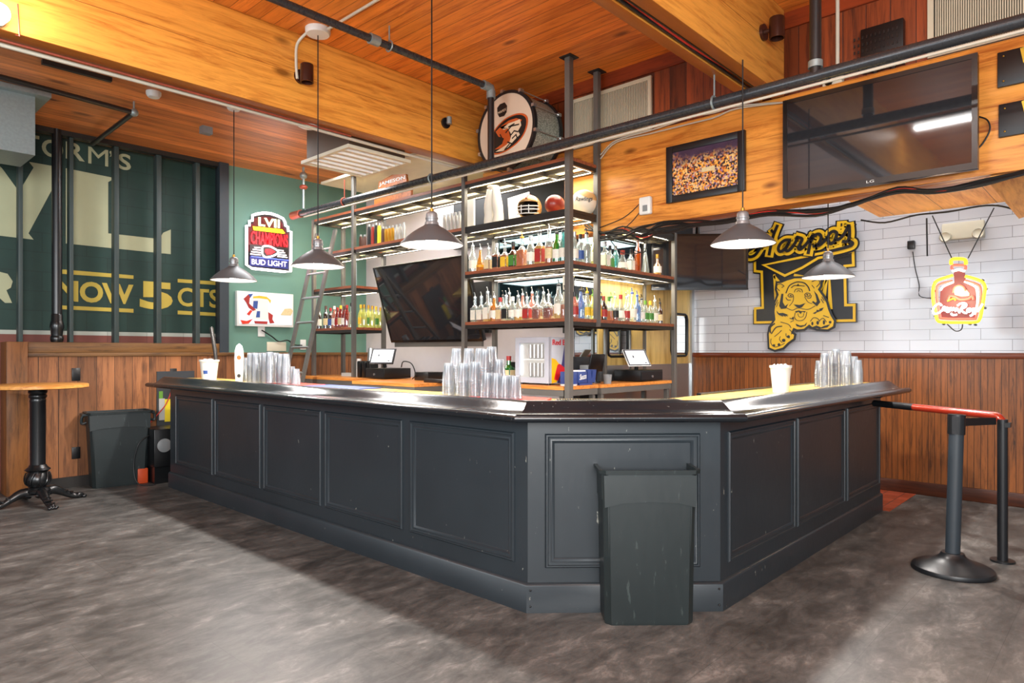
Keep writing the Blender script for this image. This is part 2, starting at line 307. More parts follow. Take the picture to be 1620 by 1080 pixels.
    def sweep(s, path, prof, split=False):
        """closed profile (offset to the right of travel, z) swept along a mitred ground path"""
        P = [Vector((p[0], p[1])) for p in path]; rings = []
        for i, p in enumerate(P):
            ns = []
            if i > 0: d = (p - P[i - 1]).normalized(); ns.append(Vector((d.y, -d.x)))
            if i < len(P) - 1: d = (P[i + 1] - p).normalized(); ns.append(Vector((d.y, -d.x)))
            q = sum(ns, Vector((0, 0))).normalized(); k = 1 / q.dot(ns[0])
            mk = lambda: [s.vv((p.x + q.x * k * o, p.y + q.y * k * o, z)) for o, z in prof]
            rings.append((mk(), mk()) if split else (mk(),) * 1)
        n = len(prof)
        for i in range(len(P) - 1):
            for k in range(n): s.f([rings[i][-1][k], rings[i][-1][(k + 1) % n], rings[i + 1][0][(k + 1) % n], rings[i + 1][0][k]])
        s.f(list(reversed(rings[0][-1]))); s.f(rings[-1][0]); return s
    def frame(s, ax, f0, f1, a0, a1, z0, z1, w, wb=None):
        """rectangular frame without overlapping corners; ax is the thin axis"""
        wb = wb or w; p = (lambda a, b, c, d: s.box((f0, a, b), (f1, c, d))) if ax == 'x' else (lambda a, b, c, d: s.box((a, f0, b), (c, f1, d)))
        p(a0, z0, a0 + w, z1); p(a1 - w, z0, a1, z1); p(a0 + w, z0, a1 - w, z0 + wb); p(a0 + w, z1 - w, a1 - w, z1); return s

WL = {}
def wl(o): return WL.get(o.name, Vector((0, 0, 0)))
def thing(name, label, cat, loc=(0, 0, 0), group=None, parent=None):
    o = bpy.data.objects.new(name, None); COL.objects.link(o); o.empty_display_size = .1
    if parent: o.parent = parent; o.location = Vector(loc) - wl(parent)
    else: o.location = loc
    WL[o.name] = Vector(loc)
    if label: o['label'] = label
    if cat: o['category'] = cat
    if group: o['group'] = group
    return o
def put(name, mb, mat, parent=None, label=None, cat=None, group=None, kind=None, bevel=0, seg=2, sharp=.7):
    """link a builder as ONE mesh object; its coordinates were given in the room"""
    bm = mb.bm
    bmesh.ops.recalc_face_normals(bm, faces=bm.faces)
    if bevel: bmesh.ops.bevel(bm, geom=[e for e in bm.edges if len(e.link_faces) == 2 and e.calc_face_angle(0) > .5], offset=bevel, segments=seg, affect='EDGES', profile=.5, clamp_overlap=True)
    if parent: org = wl(parent)
    elif kind in ('structure', 'stuff'): org = Vector((0, 0, 0))
    else:
        xs = [v.co for v in bm.verts]; lo = Vector((min(v.x for v in xs), min(v.y for v in xs), min(v.z for v in xs))); hi = Vector((max(v.x for v in xs), max(v.y for v in xs), 0))
        org = Vector(((lo.x + hi.x) / 2, (lo.y + hi.y) / 2, lo.z))
    bmesh.ops.translate(bm, verts=bm.verts, vec=-org)
    me = bpy.data.meshes.new(name); bm.to_mesh(me); bm.free()
    if sharp and hasattr(me, 'set_sharp_from_angle'):
        me.set_sharp_from_angle(angle=sharp)
    me.materials.append(M[mat] if isinstance(mat, str) else mat)
    o = bpy.data.objects.new(name, me); COL.objects.link(o)
    if parent: o.parent = parent; o.location = (0, 0, 0)
    else: o.location = org
    WL[o.name] = org
    for k, v in (('label', label), ('category', cat), ('group', group), ('kind', kind)):
        if v: o[k] = v
    return o
def dup(root, loc, label=None, group=None):
    r = root.copy(); COL.objects.link(r); r.location = loc; WL[r.name] = Vector(loc)
    if label: r['label'] = label
    if group: r['group'] = group
    for ch in root.children:
        c = ch.copy(); COL.objects.link(c); c.parent = r
        for g in ch.children: d = g.copy(); COL.objects.link(d); d.parent = c
    return r
def spline(pts, k=6, closed=False):
    P = [Vector(p) for p in pts]; n = len(P); out = []
    for i in range(n if closed else n - 1):
        p0 = P[(i - 1) % n] if (closed or i > 0) else P[0]; p1 = P[i]; p2 = P[(i + 1) % n]; p3 = P[(i + 2) % n] if (closed or i + 2 < n) else P[-1]
        for j in range(k):
            t = j / k; out.append(.5 * ((2 * p1) + (p2 - p0) * t + (2 * p0 - 5 * p1 + 4 * p2 - p3) * t * t + (3 * p1 - p0 - 3 * p2 + p3) * t ** 3))
    if not closed: out.append(P[-1])
    return out
def text(mb, s_, o, u, v, thick, bold=0.0, shear=0.0):
    """lettering stretched over the rectangle o, o+u, o+v; thick along the face normal"""
    c = bpy.data.curves.new('t', 'FONT'); c.body = s_; c.extrude = 0; c.offset = bold; c.shear = shear; c.resolution_u = 4
    ob = bpy.data.objects.new('t', c); COL.objects.link(ob)
    me = bpy.data.meshes.new_from_object(ob.evaluated_get(bpy.context.evaluated_depsgraph_get()))
    xs = [q.co.x for q in me.vertices]; ys = [q.co.y for q in me.vertices]; x0, x1, y0, y1 = min(xs), max(xs), min(ys), max(ys)
    o, u, v = Vector(o), Vector(u), Vector(v); nr = u.cross(v).normalized() * thick
    tb = bmesh.new(); tb.from_mesh(me); bmesh.ops.remove_doubles(tb, verts=tb.verts, dist=1e-5)
    idx = {}; top = {}
    for q in tb.verts:
        p = o + u * ((q.co.x - x0) / (x1 - x0)) + v * ((q.co.y - y0) / (y1 - y0)); idx[q] = mb.vv(p); top[q] = mb.vv(p + nr)
    for fc in tb.faces: mb.f([idx[q] for q in reversed(fc.verts)]); mb.f([top[q] for q in fc.verts])
    for e in tb.edges:
        if len(e.link_faces) == 1: a, b = e.verts; mb.f([idx[a], idx[b], top[b], top[a]])
    tb.free(); bpy.data.objects.remove(ob); bpy.data.curves.remove(c); bpy.data.meshes.remove(me)
    return mb
ORD = ['first', 'second', 'third', 'fourth', 'fifth', 'sixth', 'seventh', 'eighth', 'ninth', 'tenth', 'eleventh', 'twelfth', 'thirteenth', 'fourteenth', 'fifteenth', 'sixteenth', 'seventeenth', 'eighteenth', 'nineteenth', 'twentieth']

# ------------------------------------------------------------------ the setting
XW, YL, ZC, ZL = 7.46, 8.0, 3.87, 3.62
def struct(name, mb, mat, parent=None, **k): return put(name, mb, mat, parent, kind='structure', **k)
struct('floor', MB().box((-5, -5, -.1), (7.7, 8.4, 0)), 'floor_vinyl')
struct('floor_tiles', MB().box((3.6, 1.9, 0), (XW, 3.93, .004)).box((2.95, 2.5, 0), (3.6, 7.9, .004)).box((3.6, 3.93, 0), (5.6, 7.9, .004)).box((6.49, 1.56, 0), (XW, 1.9, .004)), 'quarry_tile')
struct('wall_right', MB().box((XW, -5, 0), (XW + .15, 4.0, ZL)), 'subway_tile')
struct('trim_1', MB().box((XW - .035, -5, 1.315), (XW, 3.93, 1.368)), 'wall_cap_wood', bevel=.008)
struct('trim_2', MB().box((XW - .018, -5, .12), (XW, 3.93, 1.315)), 'bead_wood')
struct('baseboard_right', MB().box((XW - .032, -5, 0), (XW, 3.93, .125)), 'baseboard_wood', bevel=.006)
wm = struct('wall_left', MB().box((-5, 8.25, 0), (3.6, 8.4, ZL)), 'mural_wall')
struct('trim_10', MB().box((3.575, 8.0, 0), (3.6, 8.25, ZL)), 'column_paint')
struct('wall_green', MB().box((3.6, YL, 0), (5.75, 8.4, ZL)), 'green_wall')
struct('wall_back', MB().box((5.6, 4.05, 0), (5.75, YL, ZL)), 'white_wall')
struct('wall_kitchen', MB().box((5.15, 3.93, 2.17), (XW, 4.05, ZL)).box((5.15, 3.93, 0), (5.53, 4.05, 1.33)), 'dark_wall')
struct('ceiling', MB().box((-5, -5, ZC), (5.1, 4.9, ZC + .1)), 'ceiling_wood')
struct('ceiling_low', MB().box((-5, 4.9, ZL), (7.6, 8.4, ZL + .1)).box((5.1, -5, ZL), (7.6, 4.9, ZL + .1)), 'low_ceiling_wood')
struct('wall_boards', MB().box((5.02, -5, 3.2), (5.1, 4.9, ZC)), 'board_wall_wood')
struct('trim_3', MB().box((5.0, -5, 3.75), (5.02, 4.81, ZC)), 'board_trim_wood')
struct('wall_plank', MB().box((1.6, 7.95, .1), (5.6, 8.1, 1.33)), 'plank_wall_wood')
struct('trim_4', MB().box((1.6, 7.925, 1.33), (5.6, 7.95, 1.37)).box((1.6, 7.95, 1.33), (5.6, 8.0, 1.37)), 'cap_wood', bevel=.004)
struct('trim_5', MB().box((1.6, 7.94, 1.37), (3.5, 8.15, 1.475)), 'cap_wood', bevel=.006)
struct('trim_6', MB().box((1.43, 7.86, 0), (1.6, 8.12, 1.475)), 'post_wood', bevel=.006)
struct('baseboard_left', MB().box((1.6, 7.93, 0), (2.62, 7.95, .11)), 'dark_steel')
struct('trim_7', MB().box((3.49, 7.93, 1.37), (3.6, 8.0, ZL)), 'column_paint')
struct('trim_8', MB().box((-5, 7.96, ZL - .05), (3.6, 8.06, ZL)), 'dark_steel')
# painted lettering of the mural
def my(px, py): return aty(px, py, 8.248)
def tx(mb, s_, x0, yb0, yt0, x1, yb1, bold=.02, pl=None, th=.004):
    f = pl or my; o = f(x0, yb0); u = f(x1, yb1) - o; v = f(x0, yt0) - o; u.z = 0 if pl is None else u.z; v.x = 0 if pl is None else v.x
    return text(mb, s_, o, u, v, th, bold)
mb = MB()
for poly in ([(-15, 250), (3, 266), (30, 303), (53, 265), (46, 256), (97, 265), (97, 271), (81, 302), (45, 369), (53, 379), (-15, 371)],
             [(104, 266), (178, 281), (178, 284), (171, 288), (171, 369), (252, 378), (258, 368), (270, 363), (270, 402), (104, 385)],
             [(-8, 428), (12, 433), (20, 445), (17, 455), (10, 459), (19, 479), (8, 479), (-8, 465)]):
    mb.prism([my(*p) for p in poly], (0, -.004, 0))
for ch, a0, b0, t0, a1, b1 in (('T', 40, 241, 211, 62, 244.5), ('O', 66, 246, 218, 100, 251), ('R', 104, 250.5, 223.5, 134, 256.5), ('M', 139.5, 258, 231.5, 171, 264.5), (',', 173, 248, 238.5, 178, 249.5), ('S', 187, 267, 241.5, 207, 271.5)): tx(mb, ch, a0, b0, t0, a1, b1, .0 if ch in "M," else .02)
put('painted_lettering', mb, 'mural_cream', wm, kind='structure', label='cream lettering painted on the green block wall')
mb = MB()
for a in ((98, 426, 433, 211, 435.5, 441), (98, 483, 489, 211, 488.5, 494.5), (281, 441, 446.5, 346, 445.5, 451), (281, 491, 497, 346, 495, 500)):
    mb.prism([my(a[0], a[1]), my(a[3], a[4]), my(a[3], a[5]), my(a[0], a[2])], (0, -.004, 0))
tx(mb, "NOW", 90, 476, 442, 211, 479, .035); tx(mb, "5", 221, 488, 444, 273, 491, .05); tx(mb, "CTS", 281, 484, 454, 347, 486, .02)
put('painted_lettering', mb, 'mural_yellow', wm, kind='structure', label='yellow lettering painted on the green block wall')

# doors of the kitchen: three panels in the wall that runs back from the tiles
def door(name, x0, x1, wx0, wx1, handle):
    r = bpy.data.objects.new(name, None); COL.objects.link(r); r['kind'] = 'structure'; r.location = (x0, 3.95, .01); WL[r.name] = Vector(r.location)
    put('door_panel', MB().box((x0, 3.935, 1.24), (wx0, 3.985, 2.15)).box((wx1, 3.935, 1.24), (x1, 3.985, 2.15)).box((wx0, 3.935, 1.24), (wx1, 3.985, 1.35)).box((wx0, 3.935, 1.80), (wx1, 3.985, 2.15)), 'door_ply', r)
    put('kick_plate', MB().box((x0, 3.93, .01), (x1, 3.985, 1.24)), 'bright_steel', r)
    pts = [(wx0 + .05, 1.33), (wx1 - .05, 1.33), (wx1 - .01, 1.345), (wx1 + .01, 1.39), (wx1 + .01, 1.76), (wx1 - .01, 1.805), (wx1 - .05, 1.82), (wx0 + .05, 1.82), (wx0 + .01, 1.805), (wx0 - .01, 1.76), (wx0 - .01, 1.39), (wx0 + .01, 1.345)]
    w = put('window_gasket', MB().tube([(a, 3.932, b) for a, b in pts], .014, 8, closed=True), 'black_plastic', r)
    put('pane', MB().box((wx0 - .005, 3.94, 1.335), (wx1 + .005, 3.946, 1.815)), 'mirror', w)
    return r
door('door_1', 5.53, 6.36, 5.68, 6.05, 0); door('door_2', 6.40, 7.40, 6.95, 7.32, 1)
struct('trim_9', MB().box((6.36, 3.925, 0), (6.40, 3.99, 2.15)).box((7.40, 3.91, 0), (XW, 3.99, 2.17)), 'bright_steel')
struct('window_1', MB().box((5.15, 3.95, 1.33), (5.53, 3.96, 2.17)), 'mirror')

# ------------------------------------------------------------------ timber frame
def tim(name, mb, mat, label, group=None, **k): return put(name, mb, mat, None, label, 'beam', group, **k)
put('timber_beam', MB().box((-4, 4.81, 3.24), (4.95, 4.97, ZC)), 'beam_wood', label='long orange timber beam crossing above the bar on the left', cat='beam', bevel=.006)
put('timber_beam', MB().box((-4, 1.88, 3.24), (4.95, 1.97, ZC)), 'beam_wood', label='nearer of the twin timber beams at top right, two brass-capped lamps on it' if False else 'nearer of the paired timber beams at top right, with the brown lamp', cat='beam', bevel=.006)
put('timber_beam', MB().box((-4, 2.04, 3.24), (4.95, 2.12, ZC)), 'beam_wood', label='farther of the paired timber beams, pale worn underside', cat='beam', bevel=.006)
put('timber_girder', MB().box((4.95, -4, 2.45), (5.01, 3.92, 3.24)).box((5.01, -4, 2.45), (5.14, 3.92, 3.19)).box((4.95, 3.92, 3.06), (5.01, 5.0, 3.24)), 'girder_wood', label='deep orange timber girder carrying the big television and the framed photo', cat='beam', bevel=.008)
put('soffit_box', MB().box((5.15, -4, 2.45), (5.93, 1.5, 2.9)), 'soffit_wood', label='boxed plywood soffit behind the girder above the bottle neon', cat='soffit')
put('wood_brace', MB().prism([atx(1566, 291, 5.0), atx(1640, 262, 5.0), atx(1660, 330, 5.9), atx(1612, 346, 5.9)], (0, 0, .05)), 'table_wood', label='pale knotty board crossing under the girder at far right', cat='board')
mb = MB(); mb.tube([(x, 2.005, 3.27 + .01 * math.sin(x * 3)) for x in [i * .25 for i in range(0, 20)]], .012, 8)
put('cable', mb, 'cable_red', label='red cable in the gap of the paired beams', cat='cable')
for y in (1.985, 2.022):
    put('cable', MB().tube([(x, y, 3.255) for x in (0, 2, 3, 4.94)], .009, 8), 'cable_black', label='black cable in the gap of the paired beams', cat='cable', group='black cables between the paired beams')
# studs, soil pipe
for i, (p0, p1, d) in enumerate(((26, 36, 'far left, with foil at its foot'), (107, 116, 'right beside the black soil pipe'), (178, 188, 'crossing the foot of the big L'), (245, 255, 'crossing the yellow 5'), (307, 316, 'crossing the yellow CTS'))):
    x0, x1 = xy(p0, YL), xy(p1, YL); put('wall_stud', MB().box((x0 + .015, 7.99, 1.475), (x1, 8.09, ZL - .05)), 'stud_paint', label='grey green upright stud before the mural, ' + d, cat='stud', group='studs before the green mural', bevel=.003)
xp = xy(90, 7.99)
r = thing('soil_pipe', 'thick black vertical pipe in front of the green mural', 'pipe', (xp, 7.99, 1.475))
put('pipe_run', MB().cyl((xp, 7.99, 1.7), (xp, 7.99, ZL), .045), 'pipe_black', r)
put('pipe_coupling', MB().lathe([(.0, 1.475), (.05, 1.475), (.058, 1.5), (.058, 1.53), (.05, 1.54), (.055, 1.6), (.064, 1.63), (.055, 1.68), (.05, 1.69), (.05, 1.75), (.045, 1.76)], (xp, 7.99, 0)), 'black_iron', r)
# ------------------------------------------------------------------ the bar
BP = [(2.66, 7.24), (2.66, 2.36), (3.39, 1.61), (6.47, 1.61)]
bar = thing('bar_counter', 'long black panelled bar counter wrapping round the corner with a rolled rail', 'bar counter', (3.0, 3.0, 0))
put('bar_body', MB().sweep(BP, [(-.02, .0), (-.42, .0), (-.42, 1.03), (-.02, 1.03)]), 'bar_paint', bar)
put('plinth', MB().sweep(BP, [(.0, .0), (-.03, .0), (-.03, .155), (-.015, .155), (-.004, .148), (.0, .14)]), 'bar_paint', bar)
EP = [(2.66, 7.40), (2.66, 2.36), (3.39, 1.61), (6.72, 1.61)]
rp = [(.130, 1.018), (.150, 1.021), (.162, 1.030), (.166, 1.041), (.162, 1.052), (.150, 1.061), (.132, 1.064), (.115, 1.061), (.100, 1.056), (.080, 1.058), (.060, 1.066), (.040, 1.080), (.020, 1.096), (.004, 1.108), (-.010, 1.117), (-.024, 1.121), (-.038, 1.119), (-.046, 1.110), (-.048, 1.095), (-.048, 1.03), (-.03, 1.018)]
o = put('bar_rail', MB().sweep(EP, rp, True), 'rail_paint', bar, sharp=1.2)
for p in o.data.polygons: p.use_smooth = len(p.vertices) == 4
put('bar_top', MB().sweep(EP, [(-.048, 1.06), (-.44, 1.06), (-.44, 1.10), (-.048, 1.10)]), 'bar_top_wood', bar)
put('back_edge', MB().sweep([(4.0, 1.61), (6.70, 1.61)], [(-.44, 1.03), (-.47, 1.03), (-.47, 1.112), (-.44, 1.112)]), 'rail_paint', bar)
def panel(a, b, z0, z1):
    """picture-frame moulding on the bar face from ground point a to b"""
    a, b = Vector((a[0], a[1], 0)), Vector((b[0], b[1], 0)); u = (b - a).normalized(); nrm = Vector((u.y, -u.x, 0)); w = (b - a).length
    prof = [(0, 0), (0, .006), (.006, .014), (.014, .014), (.017, .007), (.022, .005), (.036, .009), (.046, .004), (.05, 0)]
    mb = MB(); rings = []
    for cx, cz, sx, sz in ((0, z0, 1, 1), (w, z0, -1, 1), (w, z1, -1, -1), (0, z1, 1, -1)):
        rings.append([mb.vv(a + u * (cx + sx * o_) + nrm * h + Vector((0, 0, cz + sz * o_))) for o_, h in prof])
    for i in range(4):
        A, B = rings[i], rings[(i + 1) % 4]
        for k in range(len(prof) - 1): mb.f([A[k], A[k + 1], B[k + 1], B[k]])
    return put('panel_moulding', mb, 'bar_paint', bar)
for p0, p1 in ((279, 337), (341, 413), (418, 509), (515, 638), (650, 815)):
    panel((2.68, yx(p0, 2.68)), (2.68, yx(p1, 2.68)), .247, .945)
c0, c1 = Vector((2.67, 2.37)), Vector((3.40, 1.62)); L = (c1 - c0).length; cu = (c1 - c0) / L; cn = Vector((cu.y, -cu.x)) * -.014
panel(c0 + cu * .10 + cn * 0, c0 + cu * (L - .12), .235, .945)
for p0, p1 in ((1151, 1256), (1260, 1335), (1339, 1390)):
    panel((xy(p0, 1.63), 1.63), (xy(p1, 1.63), 1.63), .235, .945)
mb = MB()
for s_ in (.02, .98):
    for z in (.035, .12): c = Vector((2.66, 2.36)).lerp(Vector((3.39, 1.61)), s_); mb.ball((c.x - .001, c.y - .001, z), .006, n=8, m=6)
put('screw', mb, 'black_iron', bar)
# mats, drip grate on the bar top
def onbar(px0, px1, x0, x1, z0, z1): return MB().box((x0, yx(px0, x0), z0), (x1, yx(px1, x0), z1))
put('bar_mat', MB().box((2.74, 4.95, 1.1), (3.06, 5.55, 1.108)), 'mat_red', label='red rubber bar mat under the left end of the left cup stacks', cat='bar mat', bevel=.003)
put('bar_mat', MB().box((2.80, 4.2, 1.1), (3.08, 4.92, 1.107)), 'mat_blue', label='blue rubber bar mat to the right of the left cup stacks', cat='bar mat', bevel=.003)
put('bar_mat', MB().prism([(2.715, 2.95, 1.1), (3.04, 2.95, 1.1), (3.04, 2.50, 1.1), (2.80, 2.36, 1.1), (2.725, 2.42, 1.1)], (0, 0, .01)), 'mat_red', label='red rubber bar mat under the middle cup stacks', cat='bar mat')
g = thing('drip_tray', 'long perforated steel drip tray set on the bar corner', 'drip tray', (3.1, 2.1, 1.1))
mb = MB(); a, b = Vector((2.86, 2.31, 1.1)), Vector((3.36, 1.80, 1.1)); u = (b - a).normalized(); n = Vector((-u.y, u.x, 0)); n = n if n.x > 0 else -n
mb.prism([a + n * 0, b, b + n * .16, a + n * .16], (0, 0, .008)); put('tray', mb, 'bright_steel', g)
mb = MB()
for i in range(46): p = a + u * (.012 + i * .0148); mb.bar(p + n * .012 + Vector((0, 0, .011)), p + n * .148 + Vector((0, 0, .011)), .006, .006)
put('grate', mb, 'dark_steel', g)

# ------------------------------------------------------------------ pendants
def pendant(loc, top, label, canopy=True, power=22):
    x, y, z = loc; r = thing('pendant_lamp', label, 'pendant lamp', (x, y, z), 'grey barn pendants over the bar')
    outer = [(.200, 0), (.203, .004), (.196, .012), (.165, .045), (.125, .078), (.085, .105), (.055, .122), (.047, .130)]
    put('shade', MB().lathe(outer, (x, y, z), 40), 'shade_grey', r)
    put('shade_lining', MB().lathe([(.199, .0015), (.162, .041), (.122, .074), (.082, .101), (.045, .118), (.0, .12)], (x, y, z), 40), 'shade_white', r)
    put('neck', MB().lathe([(.0, .215), (.02, .215), (.034, .205), (.037, .195), (.037, .178), (.041, .176), (.041, .168), (.037, .166), (.037, .150), (.043, .146), (.046, .128)], (x, y, z), 24), 'shade_neck', r)
    put('stem', MB().lathe([(.012, .215), (.012, .235), (.005, .24)], (x, y, z), 12), 'brass', r)
    put('bulb', MB().ball((x, y, z + .045), .042, (1, 1, 1.15)), 'bulb', r)
    put('cord', MB().cyl((x, y, z + .235), (x, y, top), .0045, n=8), 'cable_black', r)
    if canopy: put('canopy', MB().lathe([(.0, -.03), (.05, -.028), (.06, -.012), (.06, 0), (0, 0)], (x, y, top), 24), 'white_plastic', r)
    l = bpy.data.lights.new('bulb_light', 'SPOT'); l.energy = power; l.color = (1, .95, .9); l.shadow_soft_size = .035; l.spot_size = 2.75; l.spot_blend = .35
    lo = bpy.data.objects.new('bulb_light', l); COL.objects.link(lo); lo.parent = r; lo.location = (0, 0, -.005)
    return r
pend = [((2.80, yx(370, 2.80), 2.03), ZL, 'grey barn pendant farthest left, in front of the red neon', True),
        ((2.80, yx(503, 2.80), 2.035), ZC, 'grey barn pendant hanging before the ladder', True),
        ((2.80, yx(683, 2.80), 2.055), ZC, 'grey barn pendant in front of the tilted television', True),
        ((xy(1175, 1.86), 1.86, 2.07), 3.26, 'grey barn pendant over the right bar left of the tiger logo sign', False),
        ((xy(1310, 1.86), 1.86, 1.99), ZL, 'grey barn pendant covering part of the black and gold tiger logo sign', True)]
for l_, tp, lb, cn_ in pend: pendant(l_, tp, lb, cn_, power=112)

r = thing('ceiling_strip_light', 'long twin tube strip light on the ceiling near the camera', 'ceiling light', (1.3, 1.2, 3.8))
put('housing', MB().box((1.18, .6, 3.82), (1.42, 1.8, ZC)), 'white_plastic', r, bevel=.01)
for dx in (-.05, .05): put('tube', MB().cyl((1.3 + dx, .65, 3.80), (1.3 + dx, 1.75, 3.80), .014), 'tube_light', r)
# ------------------------------------------------------------------ pipes
r = thing('sprinkler_pipe', 'long black sprinkler pipe running over the bar into the left corner', 'pipe', (4.25, 3, 3.05))
put('pipe_run', MB().cyl((4.25, -1.5, 3.05), (4.25, 7.42, 3.05), .036, n=20), 'pipe_worn', r)
put('end_cap', MB().cyl((4.25, 7.42, 3.05), (4.25, 7.62, 3.05), .048), 'copper_red', r)
put('riser', MB().cyl((4.25, 4.19, 3.05), (4.25, 4.19, 3.68), .03), 'pipe_black', r)
put('elbow', MB().tube([(4.25, 4.19, 3.62), (4.25, 4.19, 3.68), (4.24, 4.19, 3.71), (4.20, 4.19, 3.715), (4.15, 4.19, 3.715)], .04, 16), 'zinc', r)
put('upper_run', MB().cyl((-2, 4.19, 3.715), (4.18, 4.19, 3.715), .028), 'pipe_worn', r)
put('riser', MB().cyl((4.25, yx(1290, 4.25), 3.05), (4.25, yx(1290, 4.25), ZC), .034), 'pipe_black', r)
put('collar', MB().cyl((4.25, yx(1290, 4.25), 3.10), (4.25, yx(1290, 4.25), 3.14), .042), 'zinc', r)
cx = xy(590, 4.19)
put('coupling', MB().cyl((cx - .03, 4.19, 3.715), (cx + .05, 4.19, 3.715), .04), 'zinc', r)
put('hanger', MB().tube([(cx + .15, 4.19, ZC), (cx + .15, 4.19, 3.75)], .006, 6).tube([(cx + .15, 4.19 + .04 * math.cos(a), 3.715 + .04 * math.sin(a)) for a in [i * PI / 6 for i in range(12)]], .006, 6, closed=True), 'zinc', r)
for y, nm in ((yx(1130, 4.25), 'zinc'), (yx(683, 4.25), 'zinc'), (yx(545, 4.25), 'copper_red')):
    put('hanger', MB().tube([(4.25 + .045 * math.cos(a), y, 3.05 + .045 * math.sin(a)) for a in [i * PI / 6 for i in range(12)]], .008, 6, closed=True).tube([(4.25, y, 3.09), (4.25, y, 3.3)], .006, 6), nm, r)
put('conduit', MB().cyl((4.225, -1.5, 2.99), (4.225, 7.3, 2.99), .009, n=10), 'conduit_white', label='thin pale conduit strapped under the long sprinkler pipe', cat='conduit')
r = thing('sprinkler_drop', 'corner sprinkler drop pipe with red valve under the left ceiling', 'pipe', (4.25, 7.36, 3.1))
put('drop', MB().cyl((4.25, 7.36, 3.1), (4.25, 7.36, ZL - .02), .016), 'zinc', r); put('valve', MB().ball((4.25, 7.36, 3.36), .05, (1, 1, .6)), 'copper_red', r); put('fitting', MB().ball((4.25, 7.36, 3.5), .045), 'zinc', r)
a0, a1, a2 = atz(-5, 120, 3.52), atz(212, 178, 3.52), atz(165, 215, 3.52)
r = thing('branch_pipe', 'black branch sprinkler pipe with elbow under the low ceiling at left', 'pipe', tuple(a1))
put('pipe_run', MB().cyl(a0, a1, .022), 'pipe_black', r); put('pipe_arm', MB().cyl(a1, (a1.x + .03, 7.9, 3.52), .022), 'pipe_black', r); put('elbow', MB().ball(a1, .036), 'zinc', r); put('hanger', MB().cyl(a1, (a1.x, a1.y, ZL), .008), 'zinc', r)
put('conduit', MB().cyl((1.0, 5.02, 3.585), (4.9, 5.02, 3.585), .011, n=10), 'conduit_white', label='pale conduit running along the back foot of the left beam', cat='conduit')
put('conduit', MB().tube([(x, 4.99, 3.222 - .004 * math.sin(x * 2)) for x in [i * .3 for i in range(2, 17)]], .014, 10), 'conduit_white', label='pale conduit clipped under the left beam', cat='conduit')
put('cable', MB().tube([(x, 4.94, 3.228) for x in (.5, 1.5, 2.5, 3.3)], .008, 8), 'copper_red', label='dull red cable beside the conduit under the left beam', cat='cable')
put('track_rail', MB().box((-3, 5.0, 3.56), (1.4, 5.08, ZL)), 'dark_steel', label='dark steel rail along the low ceiling behind the left beam', cat='rail')
s0, s1 = atz(66, 98, ZL - .02), atz(175, 128, ZL - .02)
put('light_track', MB().box((s0.x, s0.y - .02, ZL - .035), (s1.x, s0.y + .02, ZL)), 'dark_steel', label='short blue grey light track on the low ceiling', cat='track')
y_ = atx(1325, 60, 5.0).y
r = thing('wall_conduit', 'white conduit dropping to an outlet above the big television', 'conduit', (5.0, y_, 3.24))
put('conduit_run', MB().cyl((5.0, y_, 3.30), (5.0, y_, ZC), .013), 'conduit_white', r); put('outlet_box', MB().box((4.965, y_ - .04, 3.20), (5.018, y_ + .09, 3.31)), 'cream_plastic', r, bevel=.005); put('plug', MB().ball((4.955, y_ + .045, 3.26), .025), 'black_plastic', r)
for k, (dz, lab) in enumerate(((0, 'upper white cable draped along the top of the girder'), (-.045, 'lower white cable draped along the top of the girder'))):
    put('cable', MB().tube(spline([atx(950, 245 + k * 6, 4.93), atx(975, 222 + k * 3, 4.93), atx(1030, 206 + k * 5, 4.93), atx(1090, 186 + k * 10, 4.93), atx(1130, 178 + k * 8, 4.93), atx(1165, 168 + k * 4, 4.93), atx(1240, 162, 4.93)], 5), .0065, 6), 'conduit_white', label=lab, cat='cable')
put('conduit', MB().cyl(atx(1470, 76, 5.0), atx(1640, 25, 5.0), .01), 'conduit_white', label='cream conduit crossing the dark boards at top right', cat='conduit')
# drooping cable bundle under the girder
for i in range(9):
    rr = random.Random(i); pts = []
    for k, (px, py) in enumerate(((925, 352), (950, 372), (985, 368), (1015, 368), (1050, 358), (1100, 352), (1150, 350), (1215, 336), (1290, 335), (1350, 322), (1420, 300), (1480, 300), (1560, 288), (1660, 262))):
        pts.append(atx(px, py + rr.uniform(-5, 6) * (1.6 if k < 5 else .7) + (i % 3 - 1) * 2, 4.925 - rr.uniform(0, .02)))
    put('cable', MB().tube(spline(pts[i % 2:], 5), .0065 + .002 * (i % 3) if i != 4 else .004, 6), 'cable_black' if i != 4 else 'cable_red', label='black cable in the drooping bundle under the girder' if i != 4 else 'red cable in the drooping bundle under the girder', cat='cable', group='black cables bundled under the girder' if i != 4 else None)
for i, (a_, b_, c_) in enumerate((((1012, 322), (985, 345), (935, 365)), ((1016, 330), (1000, 350), (975, 372)), ((960, 372), (985, 400), (1022, 398)), ((1025, 370), (1020, 398), (1004, 396)))):
    put('cable', MB().tube(spline([atx(*a_, 4.93), atx(*b_, 4.93), atx(*c_, 4.92)], 8), .004, 6), 'cable_black', label=('thin black wire running left from the fire alarm', 'thin black wire dropping from the fire alarm', 'black wire looping over the upper bottles', 'black wire loop hanging beside the brown bottle')[i], cat='cable')
put('cable', MB().tube(spline([atx(1547, 184, 4.9), atx(1562, 190, 4.9), atx(1566, 205, 4.9), atx(1556, 225, 4.9), atx(1546, 236, 4.9)], 6), .005, 6), 'cable_black', label='black cable loop at the right edge of the big television', cat='cable')

